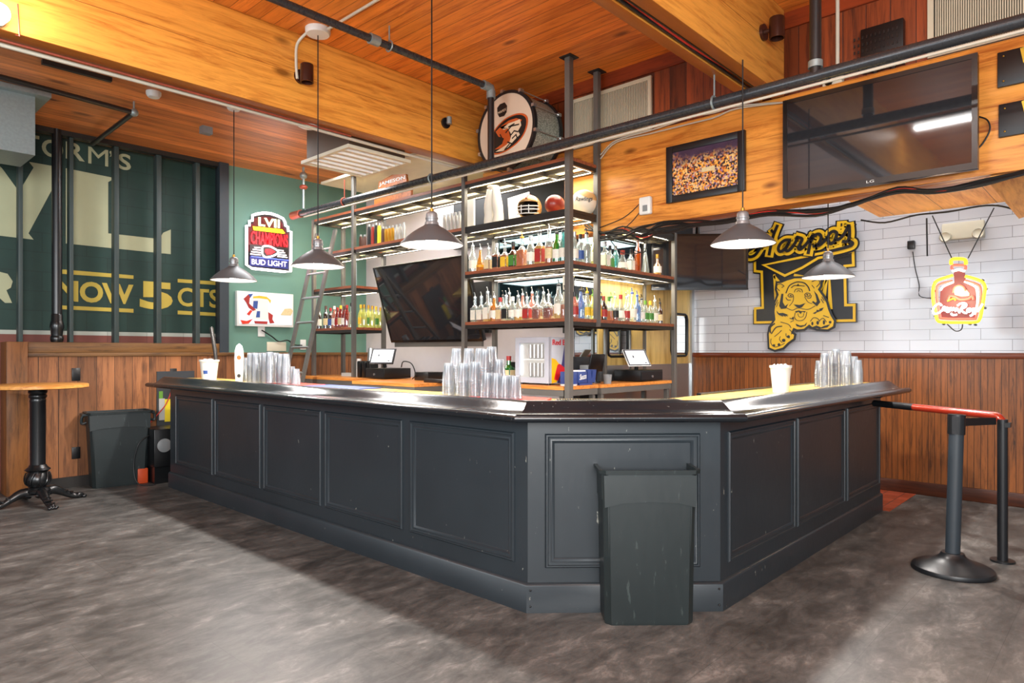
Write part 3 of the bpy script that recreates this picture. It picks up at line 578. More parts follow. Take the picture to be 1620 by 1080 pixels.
# ------------------------------------------------------------------ beam lamps, detectors, ducts
def downlight(p, nrm, mat, label, inner=True):
    p = Vector(p); n = Vector(nrm); r = thing('sconce', label, 'sconce', tuple(p))
    put('wall_plate', MB().cyl(p, p + n * .02, .055), 'black_iron' if mat != 'sconce_brown' else 'sconce_brown', r)
    put('arm', MB().cyl(p + n * .02, p + n * .07, .016), mat, r)
    c = p + n * .10; put('cylinder', MB().lathe([(.0, .07), (.047, .07), (.05, .065), (.05, -.07), (.044, -.07), (.044, .04), (0, .04)], tuple(c), 24), mat, r)
    return r
p = aty(475, 122, 4.81); downlight(p, (0, -1, 0), 'sconce_brown', 'brown cylinder lamp on the left beam below the ceiling box')
p = aty(704, 195, 4.81); r = thing('beam_socket', 'small black lamp socket on the left beam beside the drum', 'sconce', tuple(p))
put('wall_plate', MB().cyl(p, p + Vector((0, -.02, 0)), .05), 'black_iron', r); put('arm', MB().cyl(p + Vector((0, -.02, 0)), p + Vector((0, -.06, .02)), .012), 'black_iron', r); put('socket', MB().cyl(p + Vector((0, -.06, .045)), p + Vector((0, -.06, -.02)), .024), 'zinc', r)
p = aty(1206, 52, 1.88); downlight(p, (0, -1, 0), 'sconce_brown', 'brown cylinder lamp on the paired beams at top right')
p = atz(488, 205, 3.60); p = Vector((p.x, 5.02, 0)); pp = aty(488, 196, 5.02)
r = thing('smoke_detector', 'round white detector hung under the left beam on a zinc box', 'detector', tuple(pp))
put('base', MB().box((pp.x - .04, 4.98, pp.z + .015), (pp.x + .06, 5.06, pp.z + .09)), 'zinc', r); put('disc', MB().lathe([(0, -.035), (.06, -.033), (.085, -.02), (.09, 0), (.085, .015), (0, .015)], tuple(pp), 28), 'white_plastic', r)
p = aty(500, 50, 4.6); r = thing('ceiling_junction_box', 'round white junction box on the ceiling feeding the second pendant', 'junction box', (pend[1][0][0], pend[1][0][1] + .05, ZC - .03))
j = Vector((pend[1][0][0], pend[1][0][1], ZC)); put('cover', MB().lathe([(0, -.05), (.085, -.045), (.095, -.03), (.095, 0), (0, 0)], tuple(j), 28), 'white_plastic', r)
put('flex_conduit', MB().tube(spline([j + Vector((-.05, .08, -.02)), j + Vector((-.09, .15, -.10)), Vector((j.x - .10, 4.785, 3.62)), Vector((j.x - .09, 4.785, 3.50))], 6), .011, 8), 'conduit_white', r)
put('ceiling_conduit', MB().cyl(j + Vector((.03, -.05, -.02)), (j.x + .03, 1.5, ZC - .02), .011), 'conduit_white', r)
for (px, py, lb, mt) in ((243, 149, 'small white smoke alarm on the low ceiling at left', 'white_plastic'), (326, 204, 'small grey box sensor on the low ceiling', 'grey_plastic')):
    p = atz(px, py, ZL - .02); put('ceiling_sensor', MB().lathe([(0, -.03), (.045, -.028), (.06, -.005), (.06, .02), (0, .02)], tuple(p), 20) if 'smoke' in lb else MB().box((p.x - .05, p.y - .04, p.z - .05), (p.x + .05, p.y + .04, p.z + .02)), mt, label=lb, cat='sensor')
r = thing('air_duct', 'galvanised air duct box at the far left under the ceiling', 'duct', (1.0, 7.1, 3.05))
put('duct_body', MB().box((-1.5, 6.92, 3.06), (1.46, 7.45, 3.56)), 'zinc', r); put('flange', MB().box((-1.5, 6.84, 3.56), (1.56, 7.53, 3.60)), 'zinc', r)
r = thing('ceiling_air_unit', 'ceiling air unit with a slatted cream grille beside the left beam', 'air conditioner', (3.7, 5.5, 3.19))
put('housing', MB().box((3.42, 5.14, 3.21), (4.04, 5.86, ZL)), 'ac_brown', r)
gr = put('grille_frame', MB().box((3.38, 5.10, 3.185), (3.41, 5.90, 3.215)).box((4.05, 5.10, 3.185), (4.08, 5.90, 3.215)).box((3.41, 5.10, 3.185), (4.05, 5.13, 3.215)).box((3.41, 5.87, 3.185), (4.05, 5.90, 3.215)), 'ac_cream', r)
mb = MB()
for i in range(6): mb.bar((3.41, 5.20 + i * .12, 3.20), (4.05, 5.20 + i * .12, 3.20), .018, .03)
put('slat', mb, 'shade_white', gr); put('filter', MB().box((3.41, 5.13, 3.205), (4.05, 5.87, 3.212)), 'ac_cream', gr)
put('bulkhead', MB().box((4.45, 5.15, 3.42), (5.58, 7.3, 3.45)), 'ac_cream', label='pale panel hung over the top bottle shelf at back left', cat='ceiling panel')

# ------------------------------------------------------------------ vents, boxes, plaques, photo, big TV on the girder
def vent(name, px0, py0, px1, py1, zt, label, n):
    y0, y1 = yx(px1, 5.0), yx(px0, 5.0); z0 = 3.26; r = thing(name, label, 'vent', (5.0, (y0 + y1) / 2, z0))
    put('frame', MB().frame('x', 4.985, 5.018, y0, y1, z0, zt, .033, .02), 'vent_cream', r)
    put('backing', MB().box((5.01, y0, z0), (5.019, y1, zt)), 'vent_dark', r)
    mb = MB(); k = n
    for i in range(k): y = y0 + .04 + (y1 - y0 - .08) * (i + .5) / k; mb.box((4.992, y - .003, z0 + .02), (5.01, y + .004, zt - .03))
    put('slat', mb, 'vent_cream', r)
vent('wall_vent', 905, 0, 1031, 0, 3.72, 'tall cream louvred vent behind the shelf posts', 46)
vent('wall_vent', 1468, 0, 1700, 0, ZC, 'tall cream louvred vent at the top right corner', 52)
r = thing('network_box', 'black ventilated equipment box standing on the girder', 'equipment box', (4.98, yx(1395, 4.98), 3.24))
y0, y1 = yx(1430, 4.97), yx(1362, 4.97); put('case', MB().box((4.955, y0, 3.27), (5.015, y1, 3.56)), 'black_plastic', r, bevel=.006)
mb = MB()
for i in range(11):
    for k in range(5): mb.box((4.951, y0 + .03 + i * .026, 3.31 + k * .045), (4.956, y0 + .04 + i * .026, 3.33 + k * .045))
put('vent_holes', mb, 'black_iron', r); put('leg', MB().box((4.965, y0 + .05, 3.24), (4.985, y0 + .07, 3.28)).box((4.965, y1 - .1, 3.24), (4.985, y1 - .08, 3.28)), 'black_plastic', r)
put('label_strip', MB().box((4.952, y1 - .10, 3.29), (4.956, y1 - .03, 3.302)), 'white_plastic', r)
def plaque(px, pt, pb, lb, tg):
    y1 = yx(px, 4.93); zt = atx(px, pt, 4.93).z; zb = atx(px, pb, 4.93).z; r = thing('wall_plaque', lb, 'plaque', (4.94, y1 - .2, zb), 'black plaques with yellow wristbands')
    put('board', MB().box((4.925, y1 - .42, zb), (4.95, y1, zt)), 'black_paint', r, bevel=.003)
    put('yellow_tag', MB().prism([(4.915, y1 - .11, zt - .01), (4.915, y1 - .125, zb + .11), (4.915, y1 - .25, zb + .08), (4.915, y1 - .30, zt - .02), (4.915, y1 - .2, zt + .01)], (.012, 0, 0)), 'label_yellow', r, label='crumpled yellow tag')
    put('screw', MB().ball((4.923, y1 - .03, zb + .03), .006, n=8, m=6).ball((4.923, y1 - .03, zt - .03), .006, n=8, m=6), 'brass', r)
plaque(1578, 84, 139, 'upper black plaque with a yellow tag at the right edge', 1); plaque(1580, 166, 218, 'lower black plaque with a yellow tag at the right edge', 2)
r = thing('framed_photo', 'black framed photo of an orange and gold crowd on the girder', 'picture', tuple(atx(1117, 315, 4.94)))
a_, b_ = atx(1055, 321, 4.93), atx(1179, 205, 4.93); y0, y1, z0, z1 = b_.y, a_.y, a_.z - .0, atx(1179, 205, 4.93).z
zb = (atx(1055, 321, 4.93).z + atx(1179, 303, 4.93).z) / 2; zt = (atx(1055, 234, 4.93).z + atx(1179, 205, 4.93).z) / 2
put('frame', MB().frame('x', 4.915, 4.95, y0, y1, zb, zt, .055), 'black_paint', r, bevel=.003)
put('print', MB().box((4.925, y0 + .05, zb + .055), (4.93, y1 - .05, zt - .055)), 'crowd_print', r)
put('bus', MB().box((4.921, (y0 + y1) / 2 - .09, zb + .20), (4.925, (y0 + y1) / 2 + .02, zb + .235)), 'label_cream', r)
r = thing('fire_alarm', 'white fire alarm horn on the girder left of the photo', 'alarm', tuple(atx(1023, 340, 4.94)))
a_ = atx(1023, 326, 4.94); put('body', MB().box((4.90, a_.y - .055, a_.z - .075), (4.95, a_.y + .055, a_.z + .075)), 'white_plastic', r, bevel=.015, seg=3); put('strobe', MB().box((4.892, a_.y - .03, a_.z - .05), (4.9, a_.y + .01, a_.z)), 'grey_plastic', r)
def tv(name, label, c, w, h, mat4, logo=None, bez=.03, group=None):
    r = thing(name, label, 'television', tuple(Vector(c))); R4 = Matrix.Translation(Vector(c)) @ mat4   # local: x right, z up, -y outward
    put('casing', MB(R4).box((-w / 2, 0, -h / 2), (w / 2, .05, h / 2)), 'tv_black', r, bevel=.004)
    put('bezel', MB(R4).frame('y', -.008, 0, -w / 2, w / 2, -h / 2, h / 2, bez, bez * 1.3), 'tv_black', r)
    put('screen', MB(R4).box((-w / 2 + bez, -.003, -h / 2 + bez * 1.3), (w / 2 - bez, .001, h / 2 - bez)), 'tv_screen', r)
    return r, R4
def facing(nx, ny, tilt=0): return Matrix.Rotation(math.atan2(ny, nx) + PI / 2, 4, 'Z') @ Matrix.Rotation(tilt, 4, 'X')
y0, y1 = yx(1547, 4.80), yx(1239, 4.80); zb = (atx(1239, 312, 4.8).z + atx(1547, 268, 4.8).z) / 2; zt = (atx(1239, 156, 4.8).z + atx(1547, 88, 4.8).z) / 2
r, R4 = tv('television', 'large wall television on the timber girder at right', (4.80, (y0 + y1) / 2, (zb + zt) / 2), y1 - y0, zt - zb, facing(-1, 0))
put('logo', text(MB(), 'LG', (4.79, (y0 + y1) / 2 + .03, zb + .012), (0, -.045, 0), (0, 0, .016), .001), 'white_plastic', r)
put('wall_mount', MB().box((4.85, (y0 + y1) / 2 - .2, (zb + zt) / 2 - .2), (4.95, (y0 + y1) / 2 + .2, (zb + zt) / 2 + .2)), 'black_iron', r)
# tilted TV behind the back bar
tb, tt = Vector((4.95, 5.77, 1.49)), Vector((4.68, 5.77, 2.36)); hh = (tt - tb).length; tilt = math.atan2(tb.x - tt.x, tt.z - tb.z)
r, R4 = tv('television', 'large television tilted forward between the bottle shelves', (tb + tt) / 2, 1.56, hh, facing(-1, 0, tilt), bez=.02)
put('bracket', MB().cyl((4.9, 5.77, 1.9), (5.59, 5.77, 1.95), .03).box((5.55, 5.5, 1.6), (5.6, 6.0, 2.2)), 'black_iron', r)
put('rail_strip', MB().bar((4.97, 6.5, 1.465), (4.97, 5.02, 1.465), .03, .06), 'steel', r)
# hanging TV
e0, e1 = Vector((6.33, 3.82, 0)), Vector((6.99, 3.04, 0)); u = (e1 - e0).normalized(); c = (e0 + e1) / 2
r, R4 = tv('television', 'black television hung in front of the white tiles', (c.x, c.y, 2.34), (e1 - e0).length, .60, facing(u.y, -u.x), bez=.02)
put('pole', MB().cyl((c.x - u.y * .09, c.y + u.x * .09, 2.4), (c.x - u.y * .09, c.y + u.x * .09, ZL - .003), .022), 'black_iron', r)
put('bracket', MB().bar((c.x - u.y * .09, c.y + u.x * .09, 2.42), (c.x - u.y * .03, c.y + u.x * .03, 2.42), .08, .2), 'black_iron', r)
# ------------------------------------------------------------------ back bar shelving
FX, BX, FY, BY = 4.51, 4.915, 3.52, 3.875     # front and back planes of the two wings
L2, L3, L4, L5, LC = 1.665, 2.153, 2.59, 3.03, 1.083
sh = thing('bottle_shelving', 'open steel and wood bottle shelving rising to the ceiling at the back bar corner', 'shelving', (FX, FY, LC))
def post(x, y, z0, z1, w=.045): put('post', MB().box((x - w / 2, y - w / 2, z0), (x + w / 2, y + w / 2, z1)), 'steel', sh, bevel=.003, seg=1)
YS = [FY, 4.81, 6.69, 7.56]
post(FX, FY, 0, ZC, .055); post(BX, FY, 1.6, ZC, .05)
for y in (4.81, 6.69): post(FX, y, LC, 3.16 if y < 5 else 3.6); post(BX + .02, y, LC, L5)
post(FX, 7.56, LC, L5); post(BX + .02, 7.56, LC, L5); post(BX, BY + .01, 1.55, 2.4, .03)
post(6.28, FY, 0, L4 + .02); post(6.28, BY, LC, L4 + .02, .03); post(5.55, BY, LC, L2, .03); post(6.0, BY, LC, L2, .02)
for p in ((FX, FY), (BX, FY)): put('flange', MB().box((p[0] - .06, p[1] - .06, ZC - .008), (p[0] + .06, p[1] + .06, ZC)), 'dark_steel', sh)
def shelf(x0, y0, x1, y1, z, front='x', crosses=3, dark=False, led=1.0):
    """board on an angle-iron frame; z is the top of the board"""
    b = put('shelf_board', MB().box((x0 + .004, y0 + .004, z - .012), (x1 - .004, y1 - .004, z)), 'shelf_ply', sh)
    e = .022; mb = MB()
    if front in 'xb': mb.box((x0 - .01, y0 - .01, z - .028), (x0 + e, y1, z + .001))
    if front in 'yb': mb.box((x0 - .01, y0 - .012, z - .028), (x1, y0 + e, z + .001))
    put('edge_board', mb, 'shelf_wood' if not dark else 'dark_steel', b)
    mb = MB(); h = .034; w = .02
    mb.box((x0 - .008, y0 - .008, z - .028 - h), (x1 + .008, y0 + w, z - .028)).box((x0 - .008, y1 - w, z - .028 - h), (x1 + .008, y1 + .008, z - .028)).box((x0 - .008, y0, z - .028 - h), (x0 + w, y1, z - .028)).box((x1 - w, y0, z - .028 - h), (x1 + .008, y1, z - .028))
    xm, ym = (x0 + x1) / 2, (y0 + y1) / 2
    if x1 - x0 > y1 - y0:
        mb.box((x0, ym - .012, z - .05), (x1, ym + .012, z - .013))
        for i in range(1, crosses): q = x0 + (x1 - x0) * i / crosses; mb.box((q - .012, y0, z - .055), (q + .012, y1, z - .013))
    else:
        mb.box((xm - .012, y0, z - .05), (xm + .012, y1, z - .013))
        for i in range(1, crosses): q = y0 + (y1 - y0) * i / crosses; mb.box((x0, q - .012, z - .055), (x1, q + .012, z - .013))
    put('angle_frame', mb, 'dark_steel', b)
    if led:
        mb = MB(); zz = z - .066
        mb.box((x1 - .031, y0 + .05, zz + .006), (x1 - .026, y1 - .05, zz + .011)) if front in 'xb' else mb.box((x0 + .05, y1 - .031, zz + .006), (x1 - .05, y1 - .026, zz + .011))  # second strip along the back, added to brighten the shelf undersides
        if front in 'xb': mb.box((x0 + .026, y0 + .05, zz + .006), (x0 + .031, y1 - .05, zz + .011))
        if front in 'yb': mb.box((x0 + .05, y0 + .026, zz + .006), (x1 - .05, y0 + .031, zz + .011))
        put('led_strip', mb, 'led', b)
        cx, cy = (x0 + x1) / 2, (y0 + y1) / 2
        l = bpy.data.lights.new('shelf_light', 'AREA'); l.shape = 'RECTANGLE'; l.size = max(.1, x1 - x0 - .06); l.size_y = y1 - y0 - .06; l.energy = 5.5 * led * (x1 - x0) * (y1 - y0) / .5; l.color = (1, .95, .86)
        for vx in ((x0 + .045, x1 - .045) if y1 - y0 > x1 - x0 else (y0 + .045, y1 - .045)):
            s2 = bpy.data.lights.new('strip_light', 'AREA'); s2.shape = 'RECTANGLE'; s2.energy = 1.5 * led * max(x1 - x0, y1 - y0); s2.color = (1, .93, .8); so = bpy.data.objects.new('strip_light', s2); COL.objects.link(so); so.parent = b; so.rotation_euler = (PI, 0, 0)
            if y1 - y0 > x1 - x0: s2.size = .02; s2.size_y = y1 - y0 - .1; so.location = (vx - sh.location.x, cy - sh.location.y, z - .07 - sh.location.z)
            else: s2.size = x1 - x0 - .1; s2.size_y = .02; so.location = (cx - sh.location.x, vx - sh.location.y, z - .07 - sh.location.z)
        lo = bpy.data.objects.new('shelf_light', l); COL.objects.link(lo); lo.parent = b; lo.location = (cx - sh.location.x, cy - sh.location.y, z - .075 - sh.location.z)
    return b
for z, dk in ((L2, 0), (L3, 0), (L4, 1), (L5, 0)):
    shelf(FX, FY, BX, 4.81, z, 'b', 3, dk, led=0 if z == L2 else 1.6)
for z, dk in ((L4, 0), (L5, 0)): shelf(FX, 4.83, BX, 6.67, z, 'x', 4, dk, led=1.0)
for z, dk in ((L2, 0), (L3, 0), (L4, 0), (L5, 0)): shelf(FX, 6.71, BX, 7.56, z, 'b', 2, dk, led=1.2 if z != L2 else 0)
shelf(BX + .03, FY, 6.26, BY, L2, 'y', 3, led=0); shelf(BX + .03, FY, 6.26, BY, L3, 'y', 3, led=1.8); shelf(5.17, FY, 6.26, BY, L4, 'y', 3, 1, led=1.6)
put('led_tube', MB().cyl((FX + .035, FY + .06, L2 + .25), (FX + .035, FY + .06, L3 - .09), .009, n=10), 'led_cool', sh)
put('led_tube', MB().cyl((BX - .03, 7.2, L3 + .02), (BX - .03, 7.2, L4 - .09), .007, n=10), 'led_cool', sh)
put('mirror_back', MB().box((BX + .035, 3.92, L2 + .01), (BX + .04, 4.78, L3 - .07)), 'dark_mirror', sh)
put('mirror_back', MB().box((BX + .035, 3.92, L3 + .01), (BX + .04, 4.78, L4 - .07)), 'dark_mirror', sh)
put('mirror_back', MB().box((5.15, BY + .022, L3 + .01), (6.2, BY + .027, L4 - .07)), 'dark_mirror', sh)
# worktops
def worktop(label, *boxes):
    r = thing('back_bar_worktop', label, 'worktop', (boxes[0][0], boxes[0][1], 0), 'wood topped steel worktops of the back bar')
    a, b, c = MB(), MB(), MB()
    for x0, y0, x1, y1 in boxes:
        a.box((x0, y0, LC - .03), (x1, y1, LC)); b.box((x0 + .005, y0 + .005, LC - .085), (x1 - .005, y1 - .005, LC - .03)); c.box((x0 + .06, y0 + .03, .12), (x1 - .02, y1 - .03, LC - .3))
    put('wood_top', a, 'counter_wood', r); put('steel_apron', b, 'steel', r); put('cabinet', c, 'dark_steel', r)
    for x0, y0, x1, y1 in boxes:
        for px in (x0 + .04, x1 - .04):
            for py in (y0 + .04, y1 - .04): put('leg', MB().box((px - .02, py - .02, 0), (px + .02, py + .02, LC - .085)), 'steel', r)
worktop('back bar worktop below the tilted television', (3.93, 4.86, 4.98, 5.86))
worktop('left end of the back bar worktop beside the ladder', (4.28, 5.88, 4.98, 7.6))
worktop('back bar worktop at the shelving corner under the small drinks fridge', (4.475, 3.552, 4.98, 4.85))
worktop('back bar worktop under the right cash register', (5.0, 3.53, 6.25, 3.88))

# ------------------------------------------------------------------ bottles
def bottle(kind, loc, glass_, liq, fill, lab, h=.25, rad=.037, cap='black_plastic', pour=True, label=None, group=None):
    x, y, z = loc; r = thing('bottle', label, 'bottle', loc, group); R_ = rad
    if kind == 'wine': prof = [(0, .0), (R_, .0), (R_, h * .62), (R_ * .8, h * .70), (R_ * .42, h * .78), (R_ * .38, h), (0, h)]
    elif kind == 'tall': prof = [(0, 0), (R_ * .95, 0), (R_, .01), (R_, h * .58), (R_ * .7, h * .70), (R_ * .42, h * .80), (R_ * .38, h), (0, h)]
    elif kind == 'round': prof = [(0, 0), (R_ * .8, 0), (R_ * 1.1, h * .12), (R_ * 1.12, h * .40), (R_ * .8, h * .55), (R_ * .36, h * .64), (R_ * .36, h), (0, h)]
    elif kind == 'cone': prof = [(0, 0), (R_ * 1.15, 0), (R_ * 1.1, h * .12), (R_ * .7, h * .55), (R_ * .38, h * .72), (R_ * .36, h), (0, h)]
    else: prof = None
    n = 20
    if prof: put('glass', MB().lathe(prof, loc, n), glass_, r)
    else:
        w = R_ * .96; d = R_ * .8; mb = MB(); mb.box((x - d, y - w, z), (x + d, y + w, z + h * .60)); put('glass', mb, glass_, r, bevel=.009)
        put('neck', MB().lathe([(R_ * .8, h * .59), (R_ * .72, h * .64), (R_ * .40, h * .70), (R_ * .36, h), (0, h)], loc, 16), glass_, r)
    if liq:
        q = .93
        if prof:
            lp = [(0, .006)] + [(a * q, max(.006, b)) for a, b in prof[1:-1] if b < h * fill]; last = lp[-1]; lp += [(last[0], h * fill), (0, h * fill)]
            put('liquid', MB().lathe(lp, loc, n), liq, r)
        else: put('liquid', MB().box((x - d * .9, y - w * .9, z + .006), (x + d * .9, y + w * .9, z + h * min(fill, .58))), liq, r)
    if lab:
        z0, z1 = (.16, .46)
        if prof:
            rr = R_ * (1.13 if kind == 'round' else 1.02)
            if kind == 'cone': put('label', MB().lathe([(R_ * 1.12, h * .14), (R_ * .86, h * .42)], loc, 12, arc=2.4, start=PI + .75 - 1.2), lab, r)
            else: put('label', MB().lathe([(rr, h * z0), (rr, h * z1)], loc, 12, arc=2.6, start=PI + .75 - 1.3), lab, r)
        else: put('label', MB().box((x - d - .0015, y - w * .8, z + h * .1), (x - d + .001, y + w * .8, z + h * .5)).box((x - d * .8, y - w - .0015, z + h * .1), (x + d * .8, y - w + .001, z + h * .5)), lab, r)
    if pour:
        put('pourer', MB().lathe([(R_ * .42, h - .004), (R_ * .42, h + .012), (.004, h + .018)], loc, 12).tube([(x, y, z + h + .01), (x, y, z + h + .030), (x - .006, y, z + h + .045), (x - .012, y, z + h + .055)], .0045, 8), cap, r)
    else: put('cap', MB().lathe([(R_ * .44, h - .035), (R_ * .44, h + .006), (0, h + .006)], loc, 14), cap, r)
    return r
def row(items, plane, val, z, px0, place, group):
    for i, it in enumerate(items):
        px, kind, gl, lq, fl, lb, h, cap, pour, desc = it[:10]; dz = it[10] if len(it) > 10 else 0
        if plane == 'x': y = yx(px, val + dz); loc = (val + dz, y, z)
        else: loc = (xy(px, val + dz), val + dz, z)
        bottle(kind, loc, gl, lq, fl, lb, h, it[11] if len(it) > 11 else (.0405 if plane == 'x' and val == 4.60 and px > 700 else .035), cap, pour, label='%s, %s from left %s' % (desc, ORD[i], place), group=group)
B, Z_, N_ = 'black_plastic', 'bright_steel', None
row([(748, 'tall', 'glass_clear', N_, 0, 'label_white', .26, Z_, 1, 'clear rose tinted bottle'), (760, 'cone', 'glass_gold', 'liq_gold', .3, N_, .22, Z_, 1, 'squat gold bottle'), (773, 'sq', 'glass_clear', 'liq_redbrown', .5, 'label_cream', .21, Z_, 1, 'square bottle with cream label'),
     (786, 'sq', 'glass_clear', 'liq_amber', .8, 'label_black', .25, Z_, 0, 'amber bottle with black label'), (799, 'sq', 'glass_clear', 'liq_amber', .62, 'label_yellow', .23, Z_, 1, 'amber flask bottle with yellow label'), (812, 'sq', 'glass_brown', N_, 0, 'label_green', .24, B, 0, 'dark olive bottle with black cap'),
     (826, 'sq', 'glass_clear', 'liq_orange', .8, N_, .27, 'can_gold', 1, 'broad orange liquor bottle', 0, .046), (840, 'tall', 'glass_clear', N_, 0, 'label_white', .27, Z_, 0, 'clear frosted bottle'), (854, 'sq', 'glass_clear', 'liq_gold', .72, 'label_red', .29, B, 1, 'tall square gold whisky bottle with red label', 0, .042),
     (869, 'tall', 'glass_clear', 'liq_amber', .5, 'label_cream', .30, Z_, 1, 'tall bottle with tan label'), (881, 'tall', 'glass_green', N_, 0, 'label_white', .26, B, 1, 'bright green bottle'), (891.5, 'tall', 'glass_teal', N_, 0, 'label_white', .27, B, 1, 'teal glass bottle')],
    'x', 4.60, L3, 0, 'on the upper bottle shelf', 'bottles on the upper left shelf')
row([(751.5, 'sq', 'glass_clear', N_, 0, 'label_white', .24, Z_, 1, 'bottle with tall white label'), (761.5, 'sq', 'glass_clear', 'liq_redbrown', .3, 'label_white', .24, Z_, 1, 'dark bottle with white label'), (771.5, 'sq', 'glass_clear', 'liq_gold', .3, 'label_white', .28, Z_, 1, 'tall bottle with pale label'),
     (782, 'tall', 'glass_gold', 'liq_gold', .6, 'label_white', .23, Z_, 1, 'yellow necked bottle with printed label'), (791.5, 'sq', 'glass_clear', 'liq_amber', .4, 'label_cream', .22, 'label_red', 0, 'cream labelled bottle with red cap'), (801, 'sq', 'glass_clear', N_, 0, 'label_black', .23, Z_, 1, 'clear bottle with black label'),
     (811, 'tall', 'glass_clear', N_, 0, 'label_white', .22, 'white_plastic', 0, 'clear bottle with white cap'), (820, 'tall', 'glass_clear', 'liq_gold', .3, 'label_white', .22, Z_, 1, 'clear bottle with gold base'), (834, 'sq', 'glass_clear', 'liq_redbrown', .55, 'label_red', .20, Z_, 1, 'square red brown bottle', 0, .040),
     (850, 'sq', 'glass_clear', 'liq_redbrown', .48, N_, .20, Z_, 1, 'broad decanter bottle of red brown liquor', 0, .042), (868, 'sq', 'glass_clear', 'liq_redbrown', .48, N_, .21, Z_, 1, 'shouldered decanter bottle of red brown liquor', 0, .042), (884, 'tall', 'glass_clear', 'liq_gold', .18, 'label_white', .29, B, 1, 'tall clear bottle with gold dregs', 0, .043), (893.5, 'tall', 'glass_clear', 'liq_amber', .5, N_, .24, B, 1, 'amber bottle against the corner post')],
    'x', 4.60, L2, 0, 'on the lower bottle shelf', 'bottles on the lower left shelf')
row([(776, 'tall', 'glass_clear', N_, 0, 'label_white', .25, B, 1, 'clear bottle', 0), (796, 'tall', 'glass_clear', N_, 0, 'label_red', .25, B, 1, 'bottle with red label', 0), (806, 'wine', 'glass_dark', N_, 0, N_, .27, Z_, 1, 'dark bottle', 0), (827, 'tall', 'glass_rose', N_, 0, 'label_white', .25, Z_, 1, 'rose bottle', 0), (842, 'tall', 'glass_rose', N_, 0, N_, .26, Z_, 1, 'rose bottle', 0), (860, 'tall', 'glass_clear', N_, 0, N_, .25, Z_, 1, 'clear bottle', 0)],
    'x', 4.74, L2, 0, 'in the back row of the lower bottle shelf', 'back row bottles on the lower left shelf')
row([(909, 'tall', 'glass_clear', N_, 0, 'label_white', .27, Z_, 0, 'clear bottle with white label', .05), (918, 'wine', 'glass_clear', N_, 0, 'label_blue', .26, B, 0, 'clear bottle with blue mark', .05), (928, 'tall', 'glass_clear', N_, 0, N_, .28, B, 1, 'clear shouldered bottle', .05, .042), (941, 'tall', 'glass_pale', N_, 0, 'label_white', .28, B, 1, 'yellow green bottle', .05, .042),
     (957, 'sq', 'glass_clear', N_, 0, 'label_white', .24, Z_, 0, 'clear square bottle', .05, .042), (965, 'sq', 'glass_clear', N_, 0, 'label_green', .23, B, 0, 'bottle with green label', .12), (974, 'tall', 'glass_teal', N_, 0, N_, .24, Z_, 0, 'pale bluish bottle', .12), (985, 'cone', 'glass_clear', N_, 0, 'label_white', .19, 'leather_red', 0, 'squat clear bottle with red neck ribbon', .05, .05),
     (998, 'sq', 'glass_clear', N_, 0, 'label_white', .22, B, 0, 'white labelled square bottle', .05), (1009, 'wine', 'glass_amber', 'liq_amber', .2, N_, .34, 'can_brown', 0, 'tall slim brown bottle', .05, .034), (1021, 'cone', 'glass_clear', N_, 0, N_, .30, Z_, 0, 'tall tapering clear bottle', .05, .034), (1040, 'round', 'glass_gold', N_, 0, 'label_white', .22, 'brass', 0, 'short pale gold bottle', .05, .038)],
    'y', FY + .04, L3, 0, 'on the upper right wing shelf', 'bottles on the upper right shelf')
row([(909, 'tall', 'glass_rose', 'liq_redbrown', .5, 'label_red', .23, B, 0, 'red bottle', .04), (919, 'tall', 'glass_blue', N_, 0, N_, .25, B, 1, 'blue violet bottle', .04), (929, 'tall', 'glass_clear', N_, 0, 'label_yellow', .24, 'label_yellow', 1, 'clear bottle with yellow fruit label', .04), (938, 'tall', 'glass_pale', N_, 0, 'label_yellow', .22, 'paper_green', 1, 'pale green bottle with lemon label', .04),
     (946, 'tall', 'glass_gold', 'liq_orange', .4, 'label_yellow', .23, B, 1, 'orange labelled bottle', .04), (955, 'tall', 'glass_dark', N_, 0, 'label_red', .22, 'leather_red', 0, 'black bottle with red neck', .04), (963.5, 'sq', 'glass_clear', 'liq_orange', .42, N_, .22, 'label_green', 0, 'bottle of bright orange liquor', .04, .033), (973, 'tall', 'glass_clear', 'liq_redbrown', .2, 'label_black', .22, Z_, 1, 'bottle with dark label', .04),
     (982, 'cone', 'glass_clear', N_, 0, 'label_white', .25, 'label_red', 0, 'silver topped bottle with red ring', .04, .040), (991, 'tall', 'glass_clear', 'liq_redbrown', .2, 'label_red', .23, Z_, 1, 'bottle with dark red label', .04), (1000, 'round', 'glass_clear', N_, 0, 'label_white', .28, 'label_blue', 1, 'big clear bottle with blue cap', .04, .04), (1008, 'tall', 'glass_blue', N_, 0, N_, .26, 'label_blue', 1, 'blue tinted bottle', .04),
     (1015, 'tall', 'glass_clear', N_, 0, 'label_white', .23, B, 1, 'plain clear bottle', .04), (1021, 'tall', 'glass_clear', N_, 0, 'label_green', .22, 'paper_green', 0, 'clear bottle with green cap', .04), (1029, 'tall', 'glass_clear', N_, 0, 'label_green', .22, 'label_yellow', 0, 'clear bottle with lime label', .04), (1036, 'tall', 'glass_clear', N_, 0, 'label_white', .23, 'white_plastic', 1, 'clear bottle with white cap', .04), (1044, 'wine', 'glass_brown', 'liq_gold', .5, 'label_cream', .21, B, 1, 'dark necked gold bottle', .04, .03)],
    'y', FY + .04, L2, 0, 'on the lower right wing shelf', 'bottles on the lower right shelf')
